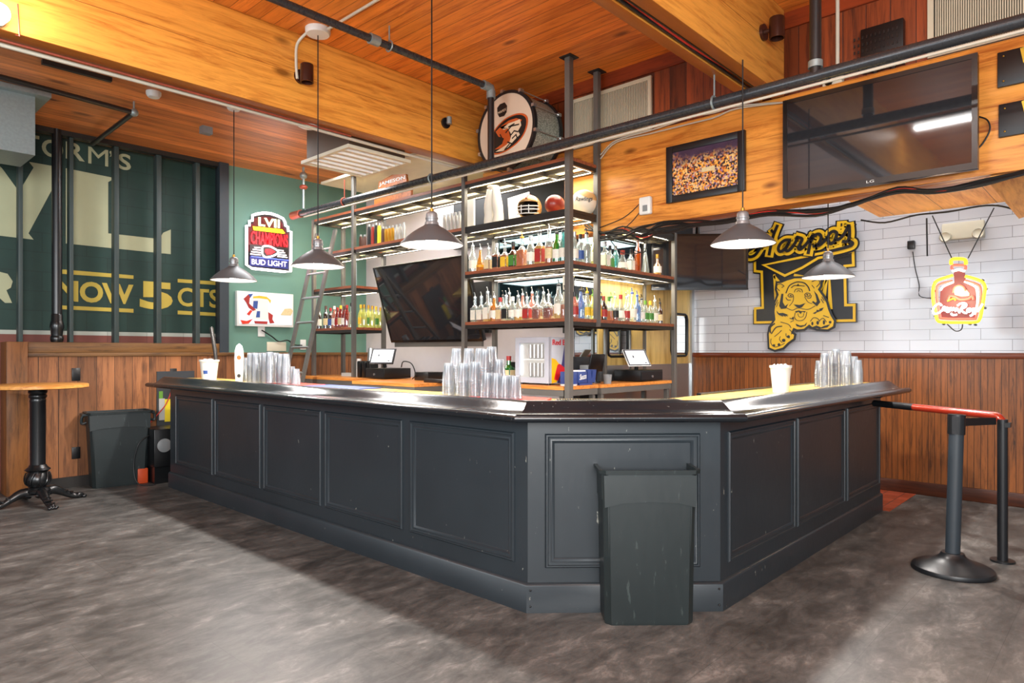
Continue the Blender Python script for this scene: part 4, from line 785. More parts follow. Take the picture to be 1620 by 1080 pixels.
row([(924, 'tall', 'glass_clear', N_, 0, 'label_yellow', .24, B, 1, 'clear bottle'), (952, 'tall', 'glass_green', N_, 0, N_, .23, B, 1, 'green bottle'), (967, 'tall', 'glass_clear', N_, 0, 'label_green', .24, 'label_green', 1, 'clear bottle'), (994, 'tall', 'glass_clear', N_, 0, 'label_white', .27, Z_, 1, 'clear bottle'), (1013, 'tall', 'glass_brown', N_, 0, N_, .23, B, 1, 'brown bottle')],
    'y', FY + .22, L2, 0, 'in the back row of the right wing shelf', 'back row bottles on the lower right shelf')
row([(505, 'wine', 'glass_dark', N_, 0, 'label_white', .27, 'can_brown', 0, 'dark wine bottle with white label'), (515.5, 'wine', 'glass_dark', N_, 0, 'label_cream', .28, 'can_brown', 0, 'dark wine bottle with cream label'), (523, 'wine', 'glass_dark', N_, 0, 'label_blue', .25, 'label_red', 0, 'dark bottle with blue label'), (529, 'tall', 'glass_rose', N_, 0, 'label_white', .27, 'label_white', 0, 'pinkish bottle'),
     (534, 'tall', 'glass_red', N_, 0, 'label_red', .25, 'label_red', 0, 'pink red bottle'), (539, 'tall', 'glass_red', N_, 0, 'label_cream', .27, 'label_yellow', 0, 'red bottle with yellow cap'), (544.5, 'tall', 'glass_red', N_, 0, 'label_white', .26, 'can_brown', 0, 'red bottle with white label'), (549, 'tall', 'glass_red', N_, 0, N_, .27, 'label_red', 0, 'dark red bottle'), (556, 'cone', 'glass_clear', N_, 0, N_, .29, B, 0, 'clear bottle with black top')],
    'x', 4.60, L2, 0, 'on the far left low shelf', 'bottles on the far left shelf')
row([(571, 'tall', 'glass_pale', N_, 0, 'label_yellow', .27, 'label_yellow', 0, 'pale yellow bottle'), (576, 'tall', 'glass_pale', N_, 0, N_, .27, 'can_gold', 0, 'pale yellow bottle', -.05), (583, 'tall', 'glass_pale', N_, 0, 'label_green', .27, 'can_gold', 0, 'pale yellow bottle'), (589, 'tall', 'glass_pale', N_, 0, N_, .26, 'can_gold', 0, 'pale yellow bottle', -.05), (595, 'tall', 'glass_pale', N_, 0, 'label_green', .26, 'label_yellow', 0, 'pale yellow bottle'), (602, 'tall', 'glass_pale', N_, 0, N_, .25, 'can_gold', 0, 'pale yellow bottle')],
    'y', 6.80, L2, 0, 'beside the tilted television', 'pale yellow bottles beside the tilted television')
# slim cans and canisters on the L4 shelf behind the pendant
def can(px, h, rad, mat, i, nm='can', place='on the shelf above the tilted television', top=None, gp='slim cans above the tilted television', x=4.62, z=L4):
    y = yx(px, x); r = thing('slim_can', '%s, %s from left %s' % (nm, ORD[i] if i < 20 else 'last', place), 'can', (x, y, z), gp)
    put('body', MB().lathe([(0, 0), (rad, 0), (rad, h * .8), (rad * .6, h * .93), (rad * .6, h), (0, h)], (x, y, z), 14), mat, r)
    put('cap', MB().lathe([(rad * .65, h - .02), (rad * .65, h + .008), (0, h + .008)], (x, y, z), 12), top or 'bright_steel', r)
for i, (px, h, m_) in enumerate(((571, .16, 'can_brown'), (577, .15, 'can_brown'), (584, .26, 'black_paint'), (590, .25, 'leather_red'), (595, .26, 'black_paint'), (600, .25, 'paper_yellow'), (606, .2, 'can_brown'), (611, .19, 'can_gold'), (616, .19, 'can_gold'), (621, .19, 'can_gold'), (627, .19, 'can_silver'), (633, .19, 'can_silver'), (639, .2, 'can_silver'))):
    can(px, h, .022, m_, i, {'can_brown': 'short dark brown can', 'black_paint': 'tall black can', 'leather_red': 'tall dark red can', 'paper_yellow': 'tall yellow can', 'can_gold': 'slim gold can', 'can_silver': 'slim silver can'}[m_])
for i, px in enumerate((703, 709, 715, 721, 727)): can(px, .19, .022, 'can_silver', i, 'slim silver can', 'right of the third pendant', gp='slim silver cans right of the pendant')
# ------------------------------------------------------------------ things on the shelving
DC = Vector((4.47, 4.21, L5 + .362)); DR = .352
r = thing('bass_drum', 'big marching bass drum with tiger emblem lying on the top shelf', 'drum', (4.66, 4.21, L5))
put('shell', MB().lathe([(DR - .012, 0), (DR - .012, .36)], tuple(DC), 56, 'x'), 'drum_sparkle', r)
put('head', MB().lathe([(0, -.012), (DR - .03, -.012), (DR - .01, -.006)], tuple(DC), 56, 'x'), 'drum_head', r)
put('head', MB().lathe([(0, .37), (DR - .01, .368)], tuple(DC), 56, 'x'), 'drum_head', r)
for x0 in (-.015, .345): put('hoop', MB().lathe([(DR - .022, x0), (DR + .006, x0), (DR + .006, x0 + .035), (DR - .012, x0 + .035), (DR - .022, x0)], tuple(DC), 56, 'x'), 'black_paint', r)
for k in range(10):
    a = k * PI / 5 + .2; cy, cz = DC.y + math.cos(a) * (DR + .014), DC.z + math.sin(a) * (DR + .014)
    put('tension_lug', MB().box((DC.x - .022, cy - .014, cz - .014), (DC.x + .025, cy + .014, cz + .014)).cyl((DC.x + .02, cy, cz), (DC.x + .34, cy, cz), .005, n=8).box((DC.x + .33, cy - .014, cz - .014), (DC.x + .37, cy + .014, cz + .014)), 'bright_steel', r)
def dh(px, py): p = atx(px, py, DC.x - .013); return p
def dz(x, y): return dh(740 + x / 6.75, 130 + y / 6.75)   # from the enlarged view of the drum head
def poly(mb, pts, f, nrm, t): P = [f(*p) for p in pts]; mb.prism(P, Vector(nrm) * t); return mb
NX = (-1, 0, 0)
oval = spline([dz(*p) for p in ((235, 700), (240, 600), (300, 490), (400, 390), (520, 335), (610, 340), (645, 400), (620, 520), (550, 630), (440, 720), (330, 770), (260, 765))], 5, True)
e = put('emblem', MB().prism(oval, (-.0015, 0, 0)), 'tiger_orange', r)
c_ = sum(oval, Vector()) / len(oval)
put('emblem_field', MB().prism([c_ + (p - c_) * .92 + Vector((-.0017, 0, 0)) for p in oval], (-.001, 0, 0)), 'tiger_black', e)
put('emblem_orange', MB().prism([dz(*p) + Vector((-.003, 0, 0)) for p in ((300, 530), (360, 470), (440, 410), (520, 385), (580, 400), (560, 440), (480, 440), (430, 480), (450, 560), (470, 640), (400, 700), (290, 720), (370, 660), (390, 600), (330, 580))], (-.001, 0, 0)), 'tiger_orange', e)
put('emblem_cream', MB().prism([dz(*p) + Vector((-.004, 0, 0)) for p in ((345, 480), (370, 500), (440, 440), (500, 420), (560, 395), (575, 460), (540, 520), (560, 560), (500, 620), (440, 690), (380, 735), (300, 745), (400, 680), (450, 640), (470, 560), (430, 490), (390, 510))], (-.001, 0, 0)), 'tiger_cream', e)
mb = MB()
for s_ in (((410, 540), (470, 470), (550, 450)), ((470, 560), (500, 520), (540, 530)), ((480, 600), (520, 560), (530, 590)), ((430, 640), (480, 660)), ((380, 620), (350, 560)), ((400, 720), (450, 660)), ((440, 480), (500, 445))): mb.ribbon([dz(*p) + Vector((-.005, 0, 0)) for p in s_], .012, NX, .001)
put('emblem_stripes', mb, 'tiger_black', e)
mb = MB(); poly(mb, ((315, 275), (345, 235), (395, 215), (420, 250), (415, 320), (390, 360), (340, 375), (318, 340)), dz, NX, .0015); bd = put('badge', mb, 'tiger_black', r)
mb = MB(); o_ = dz(325, 345) + Vector((-.002, 0, 0)); text(mb, 'MAPEX', o_, dz(412, 300) + Vector((-.002, 0, 0)) - o_, Vector((0, 0, .022)), .001); put('badge_lettering', mb, 'tiger_cream', bd)
mb = MB()
for s_ in (((450, 880), (480, 850), (500, 900), (530, 840)), ((480, 900), (520, 870), (560, 850)), ((490, 850), (540, 825))): mb.ribbon([dz(*p) for p in s_], .005, NX, .001)
put('signature', mb, 'tiger_black', r)

# helmet, balls, white goods on the dark-edged shelf
hx, hy = 4.64, yx(838, 4.64); hz = L4 + .105
r = thing('football_helmet', 'gold and red football helmet with a white face guard', 'helmet', (hx, hy, L4))
Hm = Matrix.Translation((hx, hy, hz)) @ Matrix.Rotation(math.radians(205), 4, 'Z')
mb = MB(Hm); n, m_ = 28, 18; bm = mb.bm; grid = {}
for i in range(m_ + 1):
    for k in range(n):
        th = PI * i / m_; ph = 2 * PI * k / n; grid[i, k] = mb.vv((.125 * math.sin(th) * math.cos(ph) * 1.08, .11 * math.sin(th) * math.sin(ph), .115 * math.cos(th)))
for i in range(m_):
    for k in range(n):
        th = PI * (i + .5) / m_; ph = 2 * PI * (k + .5) / n; x = math.cos(ph) * math.sin(th); z = math.cos(th)
        if z < -.82 or (x > .45 and z < .30): continue
        mb.f([grid[i, k], grid[i, (k + 1) % n], grid[i + 1, (k + 1) % n], grid[i + 1, k]], True)
hs = put('shell', mb, 'helmet_gold', r); md = hs.modifiers.new('thick', 'SOLIDIFY'); md.thickness = .008
mb = MB(Hm)
mb.ribbon([(.128 * math.cos(a) * 1.08, 0, .122 * math.sin(a)) for a in [i * PI / 14 for i in range(2, 13)]], .035, (0, 1, 0), .001)
put('lining', MB(Hm).ball((-.025, 0, -.01), .092, (1.05, .95, .9)), 'black_plastic', r)
mb = MB(Hm)
for zz, w in ((.0, .10), (-.03, .105), (-.065, .10)): mb.tube(spline([(.06, -w, zz), (.12, -w * .7, zz - .008), (.158, 0, zz - .012), (.12, w * .7, zz - .008), (.06, w, zz)], 5), .0045, 8)
for w in (-.035, .035): mb.tube([(.152, w, -.0), (.155, w, -.04), (.148, w, -.078)], .004, 8)
put('face_guard', mb, 'white_plastic', r)
put('stripe', MB(Hm).tube([(.125 * 1.09 * math.cos(a), 0, .1165 * math.sin(a)) for a in [i * PI / 16 for i in range(3, 14)]], [.010] * 11, 8), 'helmet_red', r)
y_ = yx(878, 4.64); put('football', MB(Matrix.Translation((4.64, y_, L4 + .088)) @ Matrix.Rotation(.4, 4, 'Z')).ball((0, 0, 0), .088, (1.35, 1, 1), 28, 18), 'leather_red', label='red brown leather football beside the helmet', cat='ball')
r = thing('basketball', 'white and tan ball with black script leaning by the corner post', 'ball', (4.78, FY + .10, L4)); bc = Vector((xy(924, FY + .10), FY + .10, L4 + .118))
put('ball', MB().ball(bc, .118, n=32, m=20), 'ball_white', r)
nv = (Vector((0, 0, EYE)) - bc); nv.z = 0; nv.normalize(); q = Vector((-nv.y, nv.x, 0)); q = q if q.dot(RT) > 0 else -q
put('tan_panel', MB(Matrix.Translation(bc) @ Matrix.Rotation(.5, 4, 'X')).lathe([(.1185 * math.cos(a), .1185 * math.sin(a)) for a in (.55, .7, .85, 1.0, 1.15)], (0, 0, 0), 32), 'ball_tan', r)
mb = MB(); o_ = bc + nv * .1165 - q * .075 + Vector((0, 0, -.02)); text(mb, 'Rawlings', o_, q * .15, Vector((0, 0, .05)), .004, .01, .25); put('lettering', mb, 'black_paint', r)
yq = yx(778, 4.58); r = thing('white_football_pants', 'pair of white padded pants stood up on the shelf', 'pants', (4.6, yq, L4))
for s_ in (-1, 1): put('leg', MB().tube(spline([(4.60, yq + s_ * .055, L4 + .0), (4.61, yq + s_ * .06, L4 + .08), (4.60, yq + s_ * .052, L4 + .2), (4.60, yq + s_ * .035, L4 + .34)], 4), [.048, .05, .052, .052, .05, .048, .05, .052, .05, .046, .042, .038, .036], 14), 'white_cloth', r)
put('waist', MB().lathe([(.03, .33), (.06, .36), (.055, .37), (0, .37)], (4.60, yq, L4), 20), 'white_cloth', r)
yb0, yb1 = yx(828, 4.72), yx(802, 4.72); put('white_board', MB().prism([(4.72, yb0, L4), (4.72, yb1 - .03, L4), (4.75, yb1 + .02, L4 + .27), (4.75, yb0 - .04, L4 + .29)], (.012, 0, 0)), 'white_plastic', label='leaning white panel behind the helmet', cat='panel')
yb = yx(744, 4.62); put('white_menu_stand', MB().box((4.62, yb - .05, L4), (4.64, yb + .05, L4 + .30)), 'white_plastic', label='narrow white box beside the post left of the pants', cat='box')
y0, y1 = yx(650, 4.66), yx(592, 4.66)
r = thing('wooden_sign', 'arched wooden sign with white lettering standing on the top shelf', 'sign', (4.66, (y0 + y1) / 2, L5))
pts = [(4.66, y0, L5), (4.66, y1, L5), (4.66, y1, L5 + .15), (4.66, y1 - .06, L5 + .16), (4.66, y1 - .09, L5 + .31), (4.66, (y0 + y1) / 2, L5 + .345), (4.66, y0 + .09, L5 + .31), (4.66, y0 + .06, L5 + .16), (4.66, y0, L5 + .15)]
put('board', MB().prism(pts, (.03, 0, 0)), 'crate_wood', r); mb = MB(); text(mb, 'JAMESON', (4.659, y1 - .10, L5 + .245), (0, y0 - y1 + .2, 0), (0, 0, .05), .003, .01); put('lettering', mb, 'white_plastic', r)

# ------------------------------------------------------------------ counter things
def register(name, label, box, face, tab_c, tab_yaw):
    (x0, y0), (x1, y1) = box; z = LC; h = .115
    r = thing(name, label, 'cash register', ((x0 + x1) / 2, (y0 + y1) / 2, z))
    put('cash_drawer', MB().box((x0, y0, z + .006), (x1, y1, z + h)), 'black_plastic', r, bevel=.004)
    cx, cy = (x0 + x1) / 2, (y0 + y1) / 2
    d = put('drawer_front', MB().box((x0 - .006, y0 + .012, z + .018), (x0, y1 - .012, z + h - .02)) if face == 'x' else MB().box((x0 + .012, y0 - .006, z + .018), (x1 - .012, y0, z + h - .02)), 'black_paint', r)
    put('lock', MB().cyl((x0 - .014, cy, z + .05), (x0 - .005, cy, z + .05), .012) if face == 'x' else MB().cyl((cx, y0 - .014, z + .05), (cx, y0 - .005, z + .05), .012), 'bright_steel', d)
    put('stand', MB().tube([Vector(tab_c) + Vector((.06, .04, -.12)), Vector(tab_c) + Vector((.03, .02, 0))], .02, 10), 'black_plastic', r)
    T = Matrix.Translation(Vector(tab_c)) @ Matrix.Rotation(tab_yaw, 4, 'Z') @ Matrix.Rotation(math.radians(-35), 4, 'X')
    t_ = put('tablet', MB(T).box((-.135, -.006, -.10), (.135, .006, .10)), 'white_plastic' if face == 'y' else 'black_plastic', r, bevel=.004)
    put('bezel', MB(T).box((-.128, -.008, -.093), (.128, -.005, .093)), 'black_plastic', t_)
    put('screen', MB(T).box((-.115, -.010, -.082), (.115, -.007, .082)), 'pos_screen', t_)
    put('screen_mark', MB(T).box((-.05, -.011, -.005), (-.035, -.009, .02)).box((.07, -.011, -.07), (.09, -.009, -.06)), 'black_paint', t_)
    return r
register('cash_register', 'black cash drawer with a tilted tablet below the tilted television', ((4.36, 5.90), (4.72, 6.24)), 'x', (4.40, 5.98, LC + .245), PI / 2 * -1 + math.radians(35))
register('cash_register', 'black cash drawer with a white rimmed tablet at the right end of the back bar', ((5.68, 3.55), (6.10, 3.86)), 'y', (5.72, 3.62, LC + .235), math.radians(-22))
yy = yx(665, 4.45); put('power_box', MB().box((4.45, yy - .12, LC), (4.68, yy + .10, LC + .085)), 'black_plastic', label='low black box right of the left register', cat='box', bevel=.006)
put('cable', MB().tube(spline([(4.55, 5.85, LC + .13), (4.5, 5.75, LC + .19), (4.45, 5.55, LC + .17), (4.42, 5.45, LC + .06), (4.5, 5.6, LC + .01)], 6), .006, 8), 'cable_black', label='black cables looping behind the left register', cat='cable')
put('card_reader', MB().box((4.2, yx(705, 4.2), LC), (4.27, yx(670, 4.2), LC + .035)), 'black_plastic', label='flat black card reader on the worktop left of the middle cup stacks', cat='card reader', bevel=.006)
for i, px in enumerate((569, 577, 585)):
    y = yx(px, 4.50); put('black_bin', MB().box((4.48, y - .03, LC), (4.60, y + .03, LC + .19)), 'black_plastic', label='narrow black holder %s of three left of the left register' % ('leftmost', 'middle', 'rightmost')[i], cat='holder', bevel=.012)
put('card_box', MB().box((4.6, yx(556, 4.6), LC), (4.7, yx(540, 4.6), LC + .04)), 'paper_grey', label='small pale packet at the left end of the back worktop', cat='packet')
def tin_stack(px, X, n, label, rad=.045, h=.13, pitch=.016, z=LC, mat='bright_steel', name='shaker_tin'):
    y = yx(px, X); proto = None
    for i in range(n):
        if proto is None: proto = put(name, MB().lathe([(rad * .7, h), (rad * .72, h), (rad, 0), (rad * .97, 0), (rad * .68, h - .003), (0, h - .003), (0, h), (rad * .7, h)], (X, y, z), 20), mat, label=label, cat='cup', group=label.split(' nested')[0] + 's in a stack')
        else: dup(proto, (X, y, z + i * pitch))
tin_stack(587, 4.7, 14, 'steel shaker tin nested in the tall stack at the left register')
tin_stack(568, 4.7, 9, 'white paper cup nested in the stack behind the black holders', .035, .1, .014, mat='white_plastic', name='paper_cup')
fx0, fx1, fy0, fy1 = 4.58, 4.885, 3.80, 4.20
r = thing('drinks_fridge', 'small grey glass door fridge with a colourful side at the corner post', 'fridge', (4.73, 4.0, LC)); z0, z1 = LC + .015, LC + .425
put('cabinet', MB().box((fx0 + .04, fy0, z0), (fx1, fy1, z1)), 'fridge_silver', r, bevel=.004)
d = put('door', MB().frame('x', fx0, fx0 + .02, fy0, fy1, z0, z1, .05).box((fx0 + .02, fy0, z0), (fx0 + .039, fy1, z1)), 'fridge_grey', r)
put('door_glass', MB().box((fx0 + .015, fy0 + .05, z0 + .05), (fx0 + .019, fy1 - .05, z1 - .05)), 'paper_grey', d)
put('shelf', MB().box((fx0 + .010, fy0 + .06, z0 + .205), (fx0 + .016, fy1 - .06, z0 + .215)), 'white_plastic', d)
mb = MB()
for row_, zz in enumerate((z0 + .06, z0 + .225)):
    for k in range(4): mb.cyl((fx0 + .010, fy0 + .085 + k * .045, zz), (fx0 + .010, fy0 + .085 + k * .045, zz + .12), .017, n=12)
put('cans_inside', mb, 'can_silver', d); put('light_strip', MB().cyl((fx0 + .006, fy1 - .075, z0 + .07), (fx0 + .006, fy1 - .075, z1 - .07), .008), 'led_cool', d)
for yf in (fy0 + .04, fy1 - .04): put('foot', MB().cyl((fx0 + .05, yf, LC), (fx0 + .05, yf, z0), .015), 'black_plastic', r)
S1 = fy0 - .001; wx = fx1 - fx0 - .04; hz_ = z1 - z0
def sd(u, v): return Vector((fx0 + .04 + u * wx, S1, z0 + v * hz_))
put('blue_panel', MB().prism([sd(.55, .45), sd(.75, 1), sd(1, 1), sd(1, 0), sd(.3, 0)], (0, -.001, 0)), 'blue_gloss', r)
put('yellow_sun', MB().prism([sd(0, 0), sd(.25, .02), sd(.45, .2), sd(.42, .40), sd(.2, .52), sd(0, .55)], (0, -.002, 0)), 'yellow_gloss', r)
put('red_bull', MB().prism([sd(.12, .08), sd(.2, .25), sd(.3, .4), sd(.42, .42), sd(.7, .33), (sd(.95, .22)), sd(1, .12), sd(.9, .10), sd(.82, .18), sd(.7, .12), sd(.62, .16), sd(.55, .05), sd(.42, .04), sd(.5, .12), sd(.42, .16), sd(.33, .05)], (0, -.003, 0)), 'red_gloss', r)
mb = MB(); text(mb, 'Red Bull', sd(.04, .83), sd(1.0, .83) - sd(.04, .83), Vector((0, 0, .05)), .003, .02); put('lettering', mb, 'red_gloss', r)
y_ = yx(806, 4.05); bottle('sq', (4.62, yx(805, 4.62), LC), 'glass_green', None, 0, 'label_cream', .25, .052, 'label_red', False, label='square dark green liqueur bottle with red cap behind the middle cup stacks')
put('black_box', MB().box((4.66, yx(822, 4.66), LC), (4.8, yx(806, 4.66), LC + .2)), 'black_plastic', label='black box between green bottle and small fridge', cat='box')
# bar caddies
r = thing('bar_caddy', 'blue napkin and straw caddy with white script beside the corner post', 'caddy', (5.1, 3.62, LC)); cx0 = xy(915, 3.60)
put('box', MB().box((cx0, 3.60, LC + .02), (cx0 + .13, 3.72, LC + .12)), 'caddy_blue', r, bevel=.004); put('pocket', MB().prism([(cx0 + .14, 3.60, LC + .02), (cx0 + .25, 3.60, LC + .02), (cx0 + .27, 3.60, LC + .135), (cx0 + .225, 3.60, LC + .135), (cx0 + .20, 3.60, LC + .05), (cx0 + .18, 3.60, LC + .135), (cx0 + .14, 3.60, LC + .135)], (0, .11, 0)), 'caddy_blue', r)
put('foot', MB().box((cx0 + .03, 3.61, LC), (cx0 + .22, 3.70, LC + .02)), 'caddy_blue', r); put('napkins', MB().box((cx0 + .01, 3.61, LC + .12), (cx0 + .12, 3.71, LC + .132)), 'white_plastic', r)
mb = MB(); text(mb, 'Sauza', (cx0 + .015, 3.599, LC + .045), (.10, 0, .012), (0, 0, .05), .002, .01, .3); put('lettering', mb, 'white_plastic', r)
put('bar_caddy', MB().box((xy(903, 3.62), 3.60, LC), (xy(911, 3.62), 3.74, LC + .12)), 'caddy_blue', label='second blue caddy half hidden by the corner post', cat='caddy', bevel=.004)
x_ = xy(961, 3.60); put('grey_cup', MB().lathe([(.034, 0), (.042, .085), (.038, .085), (.03, .004), (0, .004), (0, 0), (.034, 0)], (x_, 3.60, LC), 20), 'grey_plastic', label='small grey cup left of the right register', cat='cup')
r = thing('payment_terminal', 'black tablet seen from behind left of the right register', 'tablet', (5.35, 3.78, LC)); x_ = xy(944, 3.74)
put('back', MB(Matrix.Translation((x_, 3.74, LC + .19)) @ Matrix.Rotation(.2, 4, 'X')).box((-.11, -.008, -.085), (.11, .008, .085)), 'black_plastic', r, bevel=.006); put('stand', MB().cyl((x_ + .02, 3.78, LC), (x_ + .02, 3.76, LC + .15), .02).cyl((x_ + .02, 3.78, LC), (x_ + .02, 3.78, LC + .015), .06), 'black_plastic', r)
put('grey_box', MB().box((xy(925, 3.8), 3.76, LC), (xy(939, 3.8), 3.86, LC + .17)), 'grey_plastic', label='upright grey box behind the blue caddies', cat='box', bevel=.004)
put('white_plate', MB().lathe([(0, 0), (.07, 0), (.075, .012), (0, .012)], (4.66, 3.64, LC), 28), 'white_plastic', label='white round lid on the worktop at the corner post', cat='lid')
for i, px in enumerate((1018, 1025)): bottle('tall', (xy(px, 3.0), 3.0, .80), 'glass_red', None, 0, None, .28, .028, 'can_silver', True, label='red bottle in the speed rail, %s' % ('left one', 'right one'))  if False else None

# ------------------------------------------------------------------ cups on the bar
def cup_stack(x, y, z, n, label, rad=.041, h=.115, pitch=.0155, mat='cup_stack_plastic', proto=[None]):
    n = max(2, round(n * .81))
    """sleeve of clear cups nested upside down"""
    if proto[0] is None or proto[0][1] != (rad, h, mat):
        r = put('plastic_cup', MB().lathe([(rad * .72, h), (rad * .98, .006), (rad * 1.03, .004), (rad * 1.03, 0), (rad * .96, 0), (rad * .70, h - .002), (0, h - .002), (0, h), (rad * .72, h)], (x, y, z), 18), mat, label=label, cat='cup', group=label)
        proto[0] = (r, (rad, h, mat)); s = 1
    else: s = 0
    for i in range(s, n):
        q = dup(proto[0][0], (x + random.uniform(-.001, .001), y + random.uniform(-.001, .001), z + i * pitch), label, label)
lbl = 'clear plastic cup nested upside down in the left cup stacks on the bar'
for i, (px, X, n) in enumerate(((390, 2.98, 10), (397, 2.92, 14), (404, 2.86, 14), (411, 3.0, 14), (419, 2.9, 14), (427, 2.86, 13), (436, 3.0, 13), (444, 2.9, 12), (452, 2.84, 12), (461, 2.92, 4), (468, 2.86, 3))):
    cup_stack(X, yx(px, X), 1.108 if 2.74 < X < 3.06 and 4.95 < yx(px, X) < 5.55 else 1.10, n, lbl)
lbl = 'clear plastic cup nested upside down in the middle cup stacks on the bar'
for i, (px, X, n) in enumerate(((710, 2.86, 9), (722, 2.94, 16), (733, 2.84, 9), (742, 2.95, 16), (752, 2.85, 9), (760, 2.97, 16), (768, 2.88, 15), (778, 2.97, 16), (771, 2.81, 4), (786, 2.82, 4), (790, 2.92, 10), (799, 2.82, 2), (806, 2.92, 2), (815, 2.84, 2))):
    y = yx(px, X); cup_stack(X, y, 1.11 if y < 2.97 and X > 2.74 else 1.10, n, lbl)
lbl = 'clear plastic cup nested in the upturned cup stacks at the right bar end'
for i, (px, Y, n) in enumerate(((1297, 1.86, 9), (1305, 1.78, 14), (1316, 1.88, 15), (1322, 1.77, 16), (1334, 1.87, 14), (1340, 1.76, 15), (1351, 1.86, 11), (1357, 1.77, 9))):
    cup_stack(xy(px, Y), Y, 1.10, n, lbl)
def tub(x, y, h, rad, label, extra=None):
    r = thing('plastic_tub', label, 'tub', (x, y, 1.10)); put('tub', MB().lathe([(0, 0), (rad * .74, 0), (rad * .97, h * .9), (rad * 1.05, h * .92), (rad * 1.05, h), (rad * .95, h), (rad * .7, .004), (0, .004)], (x, y, 1.10), 28), 'white_plastic', r)
    mb = MB(); rr = random.Random(3)
    for i in range(26): a, q = rr.uniform(0, 6.28), rr.uniform(0, rad * .75); mb.cyl((x + q * math.cos(a) * .6, y + q * math.sin(a) * .6, 1.12), (x + q * math.cos(a), y + q * math.sin(a), 1.10 + h + rr.uniform(.0, .012)), .004, n=6)
    put('straws', mb, 'white_plastic', r); return r
tub(xy(1235, 1.80), 1.80, .185, .07, 'white tub full of straws on the right run of the bar')
r = tub(2.86, yx(331, 2.86), .20, .09, 'white tub of straws at the far left end of the bar'); put('printed_mark', MB().lathe([(.074, .06), (.078, .095)], (2.86, yx(331, 2.86), 1.10), 6, arc=.6, start=PI + .4), 'label_blue', r)
y_ = yx(342, 2.9); put('bar_tool', MB().tube([(2.9, y_, 1.28), (2.9, y_ + .03, 1.40), (2.89, y_ + .09, 1.62)], [.014, .02, .018], 10), 'dark_steel', label='dark mottled bar tool leaning out of the far tub', cat='tool')
y_ = yx(378, 2.88); r = thing('bottle_opener_paddle', 'long white paddle with a hole standing on the far bar top', 'paddle', (2.88, y_, 1.10)); u = RT
def pp_(a, b): return Vector((2.88, y_, 1.10)) + u * a + Vector((0, 0, b))
put('paddle', MB().prism([pp_(-.032, 0), pp_(.032, 0), pp_(.04, .12), pp_(.042, .22), pp_(.038, .29), pp_(.025, .335), pp_(0, .355), pp_(-.025, .335), pp_(-.038, .29), pp_(-.042, .22), pp_(-.04, .12)], FW * .012), 'white_plastic', r)
for b, rad in ((.225, .02), (.055, .017)): c = pp_(0, b) - FW * .002; put('hole', MB().cyl(c, c + FW * .002, rad), 'crate_wood' if b > .1 else 'dark_steel', r)

# ------------------------------------------------------------------ wall signs at right
XS = XW - .06
def hp(x, y): return atx(1170 + x / 4.8, 335 + y / 4.8, XS)
r = thing('logo_sign', 'black and gold cutout logo sign with script, big M and a tiger on white tiles', 'sign', tuple(hp(495, 1040) + Vector((.02, 0, 0))))
def off(p, k): return p + Vector((-.0035 * k, 0, 0))
def PL(pts, k, th=.004): return MB().prism([off(hp(*p), k) for p in pts], (-th, 0, 0))
Mo = [(103, 320), (103, 467), (152, 472), (158, 738), (103, 742), (103, 855), (890, 838), (890, 692), (822, 694), (818, 425), (882, 420), (878, 270), (500, 330)]
put('backing', MB().prism([hp(*p) + Vector((.03, 0, 0)) for p in Mo], (-.03, 0, 0)), 'sign_black', r)
def stroke(mb, pts, w, k, sm=0, closed=False, th=.0035):
    P = [off(hp(*p), k) for p in pts]; P = spline(P, sm, closed) if sm else P
    return mb.ribbon(P, w / 4.8 * .0083, NX, th, closed)
mb = MB(); stroke(mb, [(118, 350), (118, 450), (170, 455), (178, 728), (120, 733), (120, 840), (872, 824), (872, 707), (806, 708), (800, 412), (866, 405), (862, 300)], 15, 1)
stroke(mb, [(265, 480), (282, 835)], 13, 1); stroke(mb, [(265, 490), (440, 700)], 16, 1); stroke(mb, [(420, 480), (520, 500), (510, 700)], 16, 1); stroke(mb, [(700, 440), (590, 640)], 16, 1); stroke(mb, [(640, 640), (680, 440), (690, 730)], 26, 1)
put('gold_outline', mb, 'sign_yellow', r)
mb = MB(); mb.prism([off(hp(*p), 2) for p in ((185, 405), (350, 488), (480, 418), (850, 330), (870, 255), (500, 320))], (-.004, 0, 0)); put('pennant', mb, 'sign_black', r)
mb = MB(); stroke(mb, [(860, 300), (600, 352), (480, 425), (348, 485), (187, 405), (480, 345), (870, 265)], 15, 4); put('gold_outline', mb, 'sign_yellow', r)
def LA(*P): return [(1175 + x / 13.5, 340 + y / 13.5) for x, y in P]
def LB(*P): return [(1270 + x / 13.5, 340 + y / 13.5) for x, y in P]
LET = [LA((765, 235), (700, 390), (650, 560), (590, 850)), LA((640, 330), (690, 400)), LA((500, 440), (440, 620), (380, 740), (290, 860), (190, 900), (120, 865), (135, 790), (230, 720), (380, 675), (540, 650), (720, 600)),
       LA((1040, 540), (930, 545), (830, 620), (785, 720), (815, 785), (890, 760), (965, 680), (1015, 590)), LA((1015, 590), (945, 720), (975, 775), (1050, 730), (1150, 590), (1190, 480)), LA((1190, 480), (1290, 520), (1240, 640), (1215, 715), (1260, 740), (1350, 660)) + LB((130, 590), (230, 450)),
       LB((230, 450), (190, 580), (140, 820)), LB((190, 580), (270, 450), (370, 415), (415, 480), (380, 590), (310, 655), (250, 670)), LB((300, 665), (400, 640), (540, 500), (600, 400), (680, 355), (745, 390), (735, 470), (690, 570), (620, 620), (570, 560), (560, 480)),
       LB((720, 540), (800, 520), (900, 420), (1000, 230)), LB((1005, 230), (1020, 400), (1000, 530), (950, 580), (880, 570)), LB((1010, 575), (1080, 600), (1065, 650), (980, 685), (820, 730), (600, 780)), LB((850, 195), (848, 240))]
